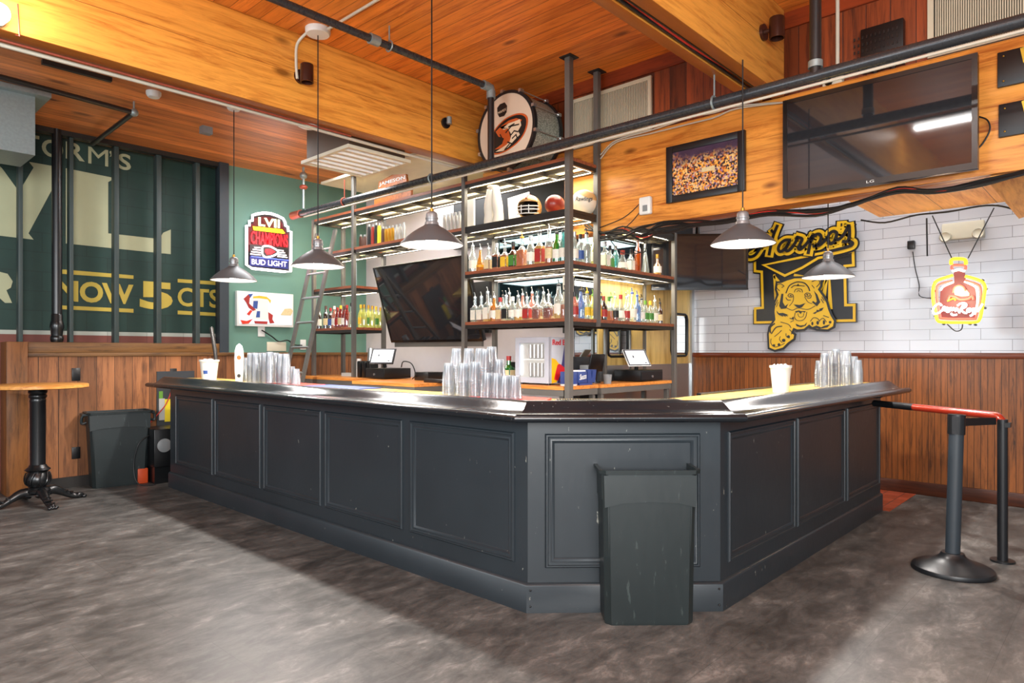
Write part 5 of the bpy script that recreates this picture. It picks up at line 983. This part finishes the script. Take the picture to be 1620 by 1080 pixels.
def lstroke(mb, pts, w, k): return mb.ribbon(spline([off(atx(p[0], p[1], XS), k) for p in pts], 6), w, NX, .0035)
for w, k, m_ in ((.128, 5, 'sign_black'), (.094, 7, 'sign_yellow'), (.032, 9, 'sign_black')):
    mb = MB()
    for n_, l_ in enumerate(LET): lstroke(mb, l_, (w if n_ not in (1,) else w * .8) * (.45 if n_ == 12 and w < .05 else 1), k)
    put('script_lettering', mb, m_, r)
TH = [(300, 545), (330, 542), (370, 525), (430, 508), (500, 506), (545, 518), (590, 513), (625, 520), (622, 565), (605, 592), (640, 640), (668, 690), (682, 740), (702, 790), (727, 830), (720, 870), (680, 892), (600, 888), (560, 872), (540, 855), (500, 888), (450, 893), (420, 880), (402, 920), (425, 935), (420, 962), (380, 990), (340, 1030), (280, 1047), (240, 1030), (235, 930), (245, 880), (285, 820), (278, 760), (285, 690), (310, 630), (295, 590)]
tg = put('tiger_backing', PL(TH, 10, .006), 'sign_black', r)
mb = MB(); stroke(mb, TH, 26, 10, 0, True, .006); put('tiger_outline', mb, 'sign_black', tg)
cT = (480, 760)
mb = MB(); mb.prism([off(hp(*p), 12) for p in TH], (-.003, 0, 0)); put('tiger_gold', mb, 'sign_yellow', tg)
def tp(x, y): return off(atx(1210 + x / 8.31, 430 + y / 8.31, XS), 13)
mb = MB()
for w, P in ((14, ((300, 280), (340, 190), (400, 150), (460, 135), (540, 150), (590, 200), (610, 250))), (10, ((370, 210), (420, 180), (540, 190))), (9, ((215, 250), (182, 215), (185, 175), (230, 160), (270, 185))), (9, ((640, 130), (720, 108), (742, 150), (700, 200))), (8, ((410, 270), (430, 230), (500, 230), (515, 270))), (7, ((440, 265), (465, 245), (490, 265))),
             (9, ((325, 315), (345, 290), (385, 300), (392, 325), (350, 335), (325, 315))), (9, ((545, 300), (570, 280), (615, 290), (605, 322), (560, 325), (545, 300))), (16, ((355, 312), (368, 318))), (16, ((572, 300), (584, 306))), (9, ((300, 340), (320, 370), (360, 372))), (9, ((580, 345), (620, 345), (632, 310))),
             (7, ((400, 330), (390, 390), (345, 450))), (7, ((545, 330), (585, 395), (640, 420))), (8, ((300, 470), (380, 505), (440, 480), (480, 478), (530, 490), (600, 492), (680, 450))), (8, ((420, 540), (412, 600), (450, 640), (520, 635), (560, 590), (572, 530))), (6, ((455, 550), (470, 590), (520, 590), (535, 545))),
             (9, ((230, 660), (330, 690), (365, 735))), (8, ((150, 850), (200, 810), (240, 770))), (14, ((110, 810), (170, 730), (245, 715))), (18, ((95, 800), (95, 730), (150, 680))), (8, ((225, 850), (215, 890), (250, 930))), (8, ((300, 810), (305, 850), (345, 870))), (8, ((345, 760), (375, 790), (370, 820))), (8, ((105, 880), (100, 930), (130, 975), (180, 985), (280, 940))),
             (8, ((620, 650), (660, 605), (715, 615), (740, 655))), (8, ((735, 645), (785, 610), (830, 660))), (9, ((860, 600), (790, 575))), (8, ((360, 660), (400, 640))), (10, ((350, 610), (400, 625))), (9, ((160, 440), (190, 370))), (8, ((175, 460), (200, 400))), (9, ((770, 330), (800, 380))), (9, ((760, 360), (790, 410))), (8, ((640, 180), (670, 215))), (8, ((245, 210), (275, 190)))):
    mb.ribbon(spline([tp(*p) for p in P], 4), w / 8.31 * .0068, NX, .003)
def star(cx, cy, a, b): return [(cx + a * math.cos(q), cy + b * math.sin(q)) for q in [i * PI / 5 for i in range(10)]]
for P in (((400, 430), (480, 437), (555, 412), (510, 465), (475, 478), (440, 465)), ((418, 520), (470, 508), (492, 516), (560, 518), (545, 538), (512, 526), (490, 555), (465, 526), (430, 540)), ((210, 450), (240, 290), (265, 290), (258, 400), (288, 452), (330, 420), (300, 482), (235, 490)),
          ((665, 250), (710, 300), (748, 400), (705, 455), (640, 400), (655, 385), (690, 410), (705, 390), (690, 320)), ((175, 510), (205, 545), (260, 540), (335, 570), (310, 572), (330, 592), (290, 575), (300, 595), (255, 570), (265, 590), (210, 570), (185, 545)), ((650, 545), (700, 520), (700, 500), (740, 505), (735, 488), (795, 470), (770, 510), (700, 535), (680, 555)),
          ((425, 680), (480, 705), (540, 700), (575, 665), (560, 705), (500, 730), (440, 715)), ((635, 730), (700, 705), (760, 730), (800, 710), (880, 690), (840, 730), (740, 750)), ((440, 190), (458, 155), (478, 190)), ((380, 600), (400, 590), (405, 630), (375, 625))):
    mb.prism([tp(*p) for p in P], (-.003, 0, 0))
for a in ((645, 680, 14, 24), (715, 670, 18, 26), (797, 665, 15, 30), (878, 662, 18, 18), (142, 965, 18, 15), (207, 955, 18, 18), (270, 900, 24, 22), (332, 852, 20, 20)): mb.prism([tp(*p) for p in star(*a)], (-.003, 0, 0))
put('tiger_stripes', mb, 'sign_black', tg)

XN = 5.95
def np_(x, y): return atx(1460 + x / 4.69, 310 + y / 4.69, XN)
r = thing('bottle_neon_sign', 'glowing bottle shaped neon sign hung on chains from the soffit', 'neon sign', tuple(np_(270, 940)))
bo = [(225, 540), (235, 640), (150, 680), (130, 710), (125, 790), (140, 905), (150, 912), (385, 910), (410, 790), (412, 700), (390, 670), (318, 640), (310, 540)]
put('back_panel', MB().prism([np_(*p) for p in bo], (.006, 0, 0)), 'bottle_sign_brown', r)
def tube_(pts, rad, mat, name='neon_tube', k=5, closed=False, dx=-.02): return put(name, MB().tube(spline([np_(*p) + Vector((dx, 0, 0)) for p in pts], k, closed), rad, 8, closed), mat, r)
tube_([(228, 590), (130, 620), (95, 645), (80, 700), (82, 780), (98, 860), (112, 920), (150, 935), (270, 937), (395, 935), (425, 910), (438, 860), (460, 720), (462, 670), (430, 630), (318, 595)], .011, 'neon_yellow')
tube_([(225, 630), (130, 655), (108, 690), (112, 780), (130, 880), (150, 908), (380, 912), (398, 900), (430, 770), (432, 690), (405, 655), (315, 628)], .008, 'neon_coral')
tube_([(215, 510), (215, 480), (240, 468), (305, 470), (322, 485), (322, 510)], .012, 'neon_yellow'); tube_([(220, 545), (222, 520), (270, 515), (318, 520), (318, 548)], .009, 'neon_coral')
tube_([(222, 560), (270, 548), (315, 560)], .009, 'neon_white'); tube_([(230, 640), (160, 670), (135, 700)], .007, 'neon_white'); tube_([(312, 635), (380, 665), (405, 700), (408, 800), (385, 880)], .007, 'neon_white')
put('emblem', MB().prism([np_(*p) + Vector((-.008, 0, 0)) for p in ((225, 700), (250, 665), (290, 660), (320, 690), (345, 720), (345, 740), (290, 745), (240, 735))], (.004, 0, 0)), 'label_cream', r)
tube_([(190, 775), (205, 745), (240, 750), (280, 770), (340, 765), (370, 745), (378, 770)], .009, 'neon_coral', 'emblem_tube'); tube_([(225, 720), (235, 680), (270, 662), (305, 675), (320, 705)], .006, 'neon_coral', 'emblem_tube'); tube_([(185, 780), (230, 762), (245, 775)], .005, 'neon_yellow', 'emblem_tube')
SC = [[(148, 815), (130, 800), (100, 815), (82, 845), (90, 872), (120, 870), (150, 850)], [(150, 855), (160, 825), (175, 830), (168, 855)], [(175, 835), (190, 830), (185, 860), (205, 855), (205, 828)], [(210, 850), (215, 830), (225, 850), (235, 830), (240, 850)], [(245, 830), (248, 855), (262, 832), (268, 852), (285, 850)],
      [(275, 870), (300, 820), (310, 798)], [(262, 815), (290, 798), (325, 800), (322, 825), (292, 840), (310, 865), (335, 868)], [(345, 835), (335, 850), (350, 860), (360, 840), (345, 835)], [(365, 835), (368, 855), (385, 832), (375, 880), (355, 890)], [(400, 832), (388, 850), (400, 858), (410, 835), (412, 858), (440, 815), (450, 800)], [(260, 880), (230, 885), (215, 870)]]
for s_ in SC: tube_(s_, .0068, 'neon_white', 'script_tube', 4, dx=-.035)
mb = MB()
for p in ((90, 640), (95, 705), (78, 780), (72, 840), (92, 892), (155, 950), (445, 625), (470, 688), (452, 770), (462, 830), (430, 888), (350, 950), (390, 955)): c = np_(*p); mb.cyl(c + Vector((-.02, 0, 0)), c + Vector((.02, 0, 0)), .008, n=8)
put('tube_clip', mb, 'black_plastic', r)
l = bpy.data.lights.new('neon_glow', 'POINT'); l.energy = 7; l.color = (1, .86, .6); l.shadow_soft_size = .15; lo = bpy.data.objects.new('neon_glow', l); COL.objects.link(lo); lo.parent = r; lo.location = (-.12, 0, .2)
put('chain', MB().tube([np_(70, 145), np_(215, 462)], .004, 6), 'cable_black', r); put('chain', MB().tube([np_(528, 88), np_(335, 462)], .004, 6), 'cable_black', r)
put('power_lead', MB().tube(spline([np_(180, 950), np_(240, 1000), np_(285, 990), np_(295, 950)], 5), .004, 6), 'cable_black', r)
put('cable', MB().tube(spline([atx(1362, 348, 5.94), atx(1400, 352, 5.94), atx(1450, 340, 5.94), atx(1500, 335, 5.94), atx(1560, 325, 5.94), atx(1600, 330, 5.94), atx(1640, 350, 5.94)], 5), .007, 6), 'cable_black', label='black cable along the back edge of the soffit', cat='cable')
put('chain', MB().tube([atx(1466, 345, 5.94), atx(1467, 405, 5.94)], .006, 6), 'cable_black', label='short black chain hanging free left of the bottle neon', cat='chain')
r = thing('emergency_light', 'cream twin headed emergency light on the white tiles', 'emergency light', tuple(atx(1525, 385, XW)))
a_, b_ = atx(1492, 385, XW), atx(1559, 352, XW); put('housing', MB().box((XW - .07, b_.y, a_.z + .02), (XW, a_.y, b_.z + .02)), 'cream_plastic', r, bevel=.01)
for px, py in ((1496, 375), (1548, 369)): c = atx(px, py, XW - .08); put('lamp_head', MB().lathe([(0, .03), (.04, .03), (.05, -.01), (.042, -.03), (.03, -.02), (0, -.018)], tuple(c), 24, 'x'), 'cream_plastic', r)
a_ = atx(1443, 388, XW); r = thing('power_adapter', 'black plug adapter with a thin cord on the white tiles', 'adapter', tuple(a_)); put('adapter', MB().box((XW - .06, a_.y - .03, a_.z - .04), (XW, a_.y + .03, a_.z + .04)), 'black_plastic', r, bevel=.006)
put('cord', MB().tube(spline([atx(1444, 398, XW - .02), atx(1448, 425, XW - .01), atx(1454, 450, XW - .01), atx(1455, 468, XW - .01), atx(1475, 472, XW - .2)], 5), .004, 6), 'cable_black', r)
put('patched_boards', MB().box((XW - .021, atx(1480, 0, XW).y, .62), (XW - .0175, atx(1388, 0, XW).y, 1.06)), 'shelf_wood', label='lighter worn patch on the beaded wainscot behind the red rail', cat='patch') if False else None

# ------------------------------------------------------------------ neon and display on the green wall
YN = YL - .06
def ln(x, y): return aty(370 + x / 9, 320 + y / 9, YN)
NY = (0, -1, 0)
r = thing('beer_neon_sign', 'glowing red and white champions neon sign on the green wall', 'neon sign', tuple(ln(500, 1000)))
OUT = [(180, 330), (220, 330), (222, 265), (262, 262), (265, 185), (330, 165), (430, 150), (530, 160), (620, 190), (700, 230), (728, 280), (735, 330), (770, 350), (775, 410), (815, 415), (808, 985), (700, 985), (260, 940), (180, 890)]
put('panel', MB().prism([ln(*p) + Vector((0, .02, 0)) for p in OUT], (0, .03, 0)), 'sign_panel_black', r)
put('edge_tube', MB().tube([ln(*p) for p in OUT], .017, 8, closed=True), 'neon_white', r)
def lq(k): return Vector((0, -.002 * k, 0))
def quad(x0, y0a, y0b, x1, y1a, y1b, mat, nm, k=1): return put(nm, MB().prism([ln(x0, y0b) + lq(k), ln(x1, y1b) + lq(k), ln(x1, y1a) + lq(k), ln(x0, y0a) + lq(k)], (0, .004, 0)), mat, r)
put('red_panel', MB().prism([ln(*p) + Vector((0, .014, 0)) for p in [(c[0] * .9 + 50, c[1] * .9 + 62) for c in OUT[:15]] + [(780, 720), (215, 700)]], (0, .004, 0)), 'sign_panel_red', r)
quad(225, 600, 760, 775, 650, 810, 'sign_panel_black', 'black_panel'); quad(225, 765, 900, 775, 830, 950, 'sign_panel_blue', 'blue_panel')
mb = MB(); mb.prism([ln(*p) + lq(2) for p in ((268, 340), (690, 385), (728, 440), (700, 445), (280, 395))], (0, .004, 0)); put('yellow_band', mb, 'neon_yellow', r)
def ntext(s_, x0, yb0, yt0, x1, yb1, mat, nm, bold=.0, k=3): o = ln(x0, yb0) + lq(k); u = ln(x1, yb1) + lq(k) - o; v = ln(x0, yt0) + lq(k) - o; put(nm, text(MB(), s_, o, u, v, .004, bold), mat, r)
ntext('LVII', 345, 335, 210, 650, 370, 'neon_green', 'numeral_tube', .03); ntext('CHAMPIONS', 240, 585, 405, 765, 640, 'neon_red', 'word_tube', .01); ntext('BUD LIGHT', 250, 880, 805, 750, 920, 'neon_white', 'name_tube', .0)
put('arrow_outline', MB().tube(spline([ln(*p) + lq(3) for p in ((405, 640), (440, 622), (530, 635), (630, 705), (560, 760), (450, 780), (405, 740), (400, 690))], 4, True), .011, 8, closed=True), 'neon_white', r)
put('arrow_fill', MB().prism([ln(*p) + lq(3) for p in ((450, 665), (530, 665), (590, 705), (530, 740), (470, 745), (440, 700))], (0, .004, 0)), 'neon_red', r)
mb = MB()
for a, b in (((290, 640), (375, 648)), ((270, 670), (375, 680)), ((250, 702), (375, 715)), ((235, 735), (375, 748)), ((620, 680), (700, 688)), ((625, 712), (720, 720)), ((625, 742), (740, 755)), ((620, 770), (755, 785))): mb.ribbon([ln(*a) + lq(3), ln(*b) + lq(3)], .012, NY, .003)
put('line_tube', mb, 'neon_white', r); mb = MB(); mb.ribbon([ln(245, 770) + lq(3), ln(770, 825) + lq(3)], .01, NY, .003); put('line_tube', mb, 'neon_blue', r)
l = bpy.data.lights.new('neon_glow', 'POINT'); l.energy = 5; l.color = (1, .75, .75); l.shadow_soft_size = .2; lo = bpy.data.objects.new('neon_glow', l); COL.objects.link(lo); lo.parent = r; lo.location = (0, -.25, .35)
def dp(x, y): return aty(360 + x / 6, 440 + y / 6, YL - .07)
r = thing('wall_display', 'bright wall display with coloured splashes and white card left of the ladder', 'screen', tuple(dp(360, 455)))
a_, b_ = dp(92, 452), dp(628, 130); x0, x1, z0, z1 = a_.x, b_.x, a_.z, (dp(92, 122).z + dp(628, 148).z) / 2
put('casing', MB().box((x0, YL - .065, z0), (x1, YL, z1)), 'white_plastic', r, bevel=.006); put('screen', MB().box((x0 + .025, YL - .069, z0 + .03), (x1 - .025, YL - .066, z1 - .025)), 'display_white', r)
def dpoly(pts, mat, nm, k=1): put(nm, MB().prism([dp(*p) + Vector((0, -.001 * k, 0)) for p in pts], (0, .0008, 0)), mat, r)
dpoly([(235, 165), (385, 195), (388, 400), (240, 385)], 'white_plastic', 'card', 2); dpoly([(245, 215), (288, 215), (282, 290), (240, 285)], 'label_blue', 'splash', 3); dpoly([(278, 312), (308, 312), (306, 372), (268, 372)], 'label_blue', 'splash', 3)
dpoly([(245, 172), (300, 165), (370, 175), (412, 210), (405, 240), (380, 200), (300, 190), (240, 190)], 'label_yellow', 'splash', 3); dpoly([(385, 320), (430, 350), (425, 390), (445, 425), (400, 430), (388, 380)], 'neon_blue' if False else 'label_red', 'splash', 3)
dpoly([(150, 195), (200, 150), (242, 148), (210, 190), (205, 240), (270, 300), (240, 310), (200, 280), (175, 230)], 'helmet_red', 'splash', 3); dpoly([(120, 395), (180, 405), (240, 385), (200, 430), (140, 435)], 'mat_red', 'splash', 3); dpoly([(250, 405), (380, 410), (375, 435), (260, 430)], 'label_red', 'splash', 3)
dpoly([(195, 150), (242, 148), (215, 185)], 'label_blue', 'splash', 4); dpoly([(180, 340), (215, 300), (235, 310), (205, 355)], 'mat_red', 'splash', 4); dpoly([(500, 350), (540, 290), (600, 285), (620, 310), (600, 355)], 'label_cream', 'splash', 3)
def wp(px, py, w, h, mat, nm, label, cat='socket', Y=YL, d=.012): p = aty(px, py, Y); return put(nm, MB().box((p.x - w / 2, Y - d, p.z - h / 2), (p.x + w / 2, Y, p.z + h / 2)), mat, label=label, cat=cat, bevel=.002)
wp(413, 524, .09, .13, 'white_plastic', 'power_socket', 'white double socket below the wall display'); wp(437, 548, .26, .115, 'cream_plastic', 'switch_plate', 'long cream switch plate on the green wall'); wp(479, 545, .08, .13, 'white_plastic', 'power_socket', 'white socket behind the ladder')
put('cable', MB().tube(spline([aty(414, 522, YL - .03), aty(430, 532, YL - .03), aty(441, 540, YL - .03), aty(455, 538, YL - .05), aty(465, 545, YL - .03), aty(478, 546, YL - .03)], 5), .008, 6), 'cable_black', label='black cables plugged in below the wall display', cat='cable')
wp(120, 592, .075, .13, 'black_plastic', 'power_socket', 'black socket on the plank wall just above the round table', Y=7.95); wp(120, 716, .075, .12, 'black_plastic', 'power_socket', 'black socket low on the plank wall beside the bin', Y=7.95); wp(274, 591, .07, .12, 'black_plastic', 'power_socket', 'black socket on the plank wall above the bar end', Y=7.95)
# ladder
r = thing('ladder', 'steel rolling ladder leaning on the left end of the bottle shelving', 'ladder', (3.76, 7.2, 0)); tx0, tz0, bx0 = 4.455, 2.83, 3.765
def lx(z): return bx0 + (tx0 - bx0) * z / tz0
for y in (6.99, 7.39): put('side_rail', MB().bar((bx0, y, 0), (tx0, y, tz0), .025, .06), 'steel', r)
for i in range(9): z = .25 + i * .295; put('rung', MB().cyl((lx(z), 6.99, z), (lx(z), 7.39, z), .014), 'bright_steel', r)

# ------------------------------------------------------------------ floor things
def bin_(name, label, c, w, d, h, yaw, taper=.86, handles=False):
    Mx = Matrix.Translation(c) @ Matrix.Rotation(yaw, 4, 'Z'); r = thing(name, label, 'bin', c)
    mb = MB(Mx); W2, D2 = w / 2, d / 2; k = taper
    def ring(s, z, e=0, ch=.03):
        a, b = W2 * s + e, D2 * s + e; return [mb.vv(p) for p in ((-a + ch, -b, z), (a - ch, -b, z), (a, -b + ch, z), (a, b - ch, z), (a - ch, b, z), (-a + ch, b, z), (-a, b - ch, z), (-a, -b + ch, z))]
    rs = [ring(k, 0), ring(k, .015, .004), ring(k + (1 - k) * .8, h * .80), ring(k + (1 - k) * .80, h * .805, .005), ring(1, h * .975, .005), ring(1, h * .975, .018), ring(1, h, .02), ring(1, h, .002, .02), ring(k + .02, .03, -.01, .02)]
    for i in range(len(rs) - 1):
        for j in range(8): mb.f([rs[i][j], rs[i][(j + 1) % 8], rs[i + 1][(j + 1) % 8], rs[i + 1][j]])
    mb.f(list(reversed(rs[0]))); mb.f(rs[-1]); put('body', mb, 'bin_plastic', r)
    mb = MB(Mx); pts = [(-W2 * .97, -D2 * .965 - .012, h * .76), (-W2 * .6, -D2 * .965 - .012, h * .787), (0, -D2 * .965 - .012, h * .795), (W2 * .6, -D2 * .965 - .012, h * .787), (W2 * .97, -D2 * .965 - .012, h * .76)]
    mb.prism(pts + [(W2 * .985, -D2 - .005, h * .965), (-W2 * .985, -D2 - .005, h * .965)], (0, .012, 0)); put('front_lip_panel', mb, 'bin_plastic', r)
    if handles:
        for s_ in (-1, 1): put('handle', MB(Mx).tube(spline([(s_ * W2 * .99, -.06, h * .98), (s_ * (W2 + .045), -.055, h * .95), (s_ * (W2 + .05), -.05, h * .86), (s_ * (W2 + .01), -.05, h * .87)], 4), .014, 8).box((min(s_ * W2, s_ * (W2 + .05)), -.08, h * .96), (max(s_ * W2, s_ * (W2 + .05)), .08, h * .985)), 'bin_plastic', r)
    return r
fc = atz(1028, 990, 0); yaw = math.atan2(-.733, .733) + math.radians(-1); yaw = math.atan2(RT.y, RT.x) + math.radians(1)
bc = fc + FW * .125
bin_('waste_bin', 'scuffed dark slim waste bin in front of the angled bar corner', (bc.x, bc.y, 0), .475, .25, .785, yaw, .93)
bin_('waste_bin', 'black slim waste bin with handles against the plank wall', (2.36, 7.77, 0), .56, .27, .765, math.radians(-7), .86, True)
# pub table
TC = atz(60, 797, 0); tc = (1.56, 7.30, 0); zt = 1.085
r = thing('pub_table', 'round wooden pub table on an ornate black iron pedestal at far left', 'table', tc)
put('table_top', MB().lathe([(0, zt - .035), (.385, zt - .035), (.395, zt - .03), (.395, zt - .005), (.385, zt), (0, zt)], tc, 56), 'table_wood', r)
put('top_plate', MB().lathe([(.0, zt - .05), (.12, zt - .05), (.14, zt - .035), (0, zt - .035)], tc, 28), 'black_iron', r)
pr = [(.07, zt - .05), (.075, zt - .07), (.062, zt - .09), (.07, zt - .10), (.07, zt - .115), (.06, zt - .13), (.066, zt - .15), (.062, zt - .16), (.060, .36), (.066, .355), (.072, .34), (.09, .325), (.10, .315), (.085, .30), (.07, .295), (.085, .27), (.098, .235), (.095, .20), (.07, .17), (.06, .16), (.085, .15), (.10, .13), (.095, .11), (.07, .105), (.11, .10), (.115, .09), (.08, .085)]
put('pedestal', MB().lathe(pr, tc, 32), 'black_iron', r)
mb = MB()
for k in range(10): a = k * PI / 5; mb.tube(spline([Vector(tc) + Vector((math.cos(a + q) * rr_, math.sin(a + q) * rr_, z)) for q, rr_, z in ((0, .062, .165), (.15, .10, .20), (.3, .10, .25), (.45, .085, .29))], 4), [.006] * 13, 6)
put('leaf_ornament', mb, 'black_iron', r)
for k in range(4):
    a = k * PI / 2 + math.radians(5); dd = Vector((math.cos(a), math.sin(a), 0))
    def q(rr_, z): return Vector(tc) + dd * rr_ + Vector((0, 0, z))
    mb = MB(); mb.tube(spline([q(.05, .10), q(.12, .115), q(.20, .075), q(.27, .035), q(.33, .028), q(.37, .022)], 4), [.045, .046, .046, .044, .042, .04, .038, .035, .032, .03, .028, .026, .025, .025, .027, .029, .03, .028, .026, .022, .016], 12)
    s_ = dd.cross(Vector((0, 0, 1)))
    for e_ in (-.022, 0, .022): mb.ball(q(.372, .016) + s_ * e_, .016, (1.3, 1, 1), 10, 8)
    for i in range(6): mb.tube(spline([q(.08 + i * .045, .125 - i * .016) + s_ * .03, q(.10 + i * .045, .15 - i * .02), q(.08 + i * .045, .125 - i * .016) - s_ * .03], 3), .008, 6)
    put('foot', mb, 'black_iron', r)
# stanchion and rail
sc_ = atz(1507, 903, 0); sb = (sc_.x, sc_.y, 0); r = thing('queue_post', 'black queue barrier post with a round base and pulled out belt', 'queue post', sb)
put('base', MB().lathe([(0, 0), (.225, 0), (.228, .012), (.222, .028), (.19, .045), (.13, .062), (.09, .082), (.07, .10), (.062, .118), (0, .118)], sb, 56), 'black_paint', r)
tp = Vector((sb[0] + .02, sb[1] - .02, .985)); b0 = Vector(sb) + Vector((0, 0, .10))
put('pole', MB().tube([b0, tp], .041, 28), 'dark_steel' if False else 'column_paint', r); put('head', MB().tube([b0.lerp(tp, .86), tp], .048, 28).box((tp.x - .05, tp.y - .018, tp.z - .12), (tp.x + .05, tp.y + .018, tp.z - .01)), 'black_paint', r)
rb = atz(1586, 888, 0); rt = Vector((rb.x, rb.y, .935))
put('belt', MB().prism([tp + Vector((.03, -.02, -.075)), rt + Vector((-.03, .03, -.035)), rt + Vector((-.03, .03, .012)), tp + Vector((.03, -.02, -.025))], (.002, .002, 0)), 'black_paint', r)
put('belt_clip', MB().box((rt.x - .03, rt.y - .045, rt.z - .05), (rt.x + .04, rt.y - .01, rt.z - .02)), 'black_plastic', r)
r = thing('hand_rail', 'worn red and black pipe rail from the bar end to a floor post', 'rail', (rb.x, rb.y, 0))
put('post', MB().cyl((rb.x, rb.y, 0), rt, .030, n=24), 'black_paint', r); put('flange', MB().cyl((rb.x, rb.y, 0), (rb.x, rb.y, .012), .07, n=24), 'black_paint', r)
st = Vector((6.10, 1.58, .955)); e1 = Vector((rt.x, rt.y, .955)); dr = (e1 - st).normalized()
put('black_section', MB().cyl(st, st.lerp(e1, .36), .0265, n=20), 'black_paint', r)
put('red_section', MB().tube(spline([st.lerp(e1, .36), st.lerp(e1, .6), e1 - dr * .10, e1 - dr * .03 + Vector((0, 0, -.008)), e1 + Vector((0, 0, -.04))], 6), .0265, 20), 'rail_red', r)
# cabinet corner behind the far bar end
r = thing('notice_panel', 'dark panel with taped notices behind the far bar end', 'cabinet', (2.85, 7.9, .55)); xa, xb = xy(248, 7.94), 3.2
put('dark_board', MB().box((xa, 7.935, .55), (xb, 7.95, 1.16)), 'dark_wall', r)  # flat dark sheet on the wall, no depth behind it
put('green_note', MB().box((xa + .02, 7.93, .86), (xa + .06, 7.936, .94)), 'paper_green', r); put('grey_note', MB().box((xa + .02, 7.93, .62), (xa + .08, 7.936, .86)), 'paper_grey', r); put('yellow_note', MB().box((xa + .08, 7.928, .6), (xa + .16, 7.936, .85)), 'paper_yellow', r)
r = thing('small_speaker', 'black box speaker on the floor at the far bar end', 'speaker', (2.75, 7.6, 0)); put('box', MB().box((2.60, 7.45, .18), (2.95, 7.85, .57)), 'black_plastic', r, bevel=.005); put('grille', MB().lathe([(0, -.0), (.07, 0), (.075, .004)], (2.70, 7.449, .40), 24, 'y'), 'grey_plastic', r)
put('stand', MB().box((2.62, 7.5, 0), (2.93, 7.8, .18)), 'black_iron', r)
put('orange_crate', MB().box((2.50, 7.62, 0), (2.60, 7.86, .16)), 'orange_plastic', label='orange plastic crate on the floor by the far bar end', cat='crate', bevel=.01)
put('cable', MB().tube(spline([(2.60, 7.6, .5), (2.5, 7.6, .42), (2.46, 7.62, .2), (2.48, 7.55, .02), (2.6, 7.42, .01)], 6), .006, 6), 'cable_black', label='black cord hanging beside the black box speaker', cat='cable')
put('cable', MB().tube(spline([(2.95, 7.9, 1.0), (2.88, 7.9, .8), (2.72, 7.88, .62), (2.68, 7.86, .58)], 6), .006, 6), 'cable_red', label='thin red cord hanging over the taped notices', cat='cable')
# glaring lamp fixture at top left
p = aty(-2, 20, 4.70); r = thing('flood_lamp', 'bright bare flood lamp at the top left corner on the left beam', 'lamp', tuple(p))
put('holder', MB().cyl((p.x, 4.81, p.z), (p.x, 4.76, p.z), .05), 'white_plastic', r); put('lamp', MB().ball(p, .055), 'bulb', r)
l = bpy.data.lights.new('flood_glow', 'POINT'); l.energy = 9; l.color = (.95, .97, 1); l.shadow_soft_size = .06; lo = bpy.data.objects.new('flood_glow', l); COL.objects.link(lo); lo.parent = r; lo.location = (0, -.13, 0)
a_, b_ = aty(28, 6, 4.79), aty(31, 57, 4.79); put('cable', MB().tube([a_, b_, (b_.x - .06, 5.0, 3.3)], .004, 6), 'copper_red', label='thin pinkish wire hanging down the left beam', cat='cable')
put('dark_sheet', MB().box((5.54, 4.1, 2.62), (5.57, 6.1, 3.32)), 'dark_wall', label='dark sheet behind the top shelf left of the drum', cat='window')  # dark sheet set before the upper back wall
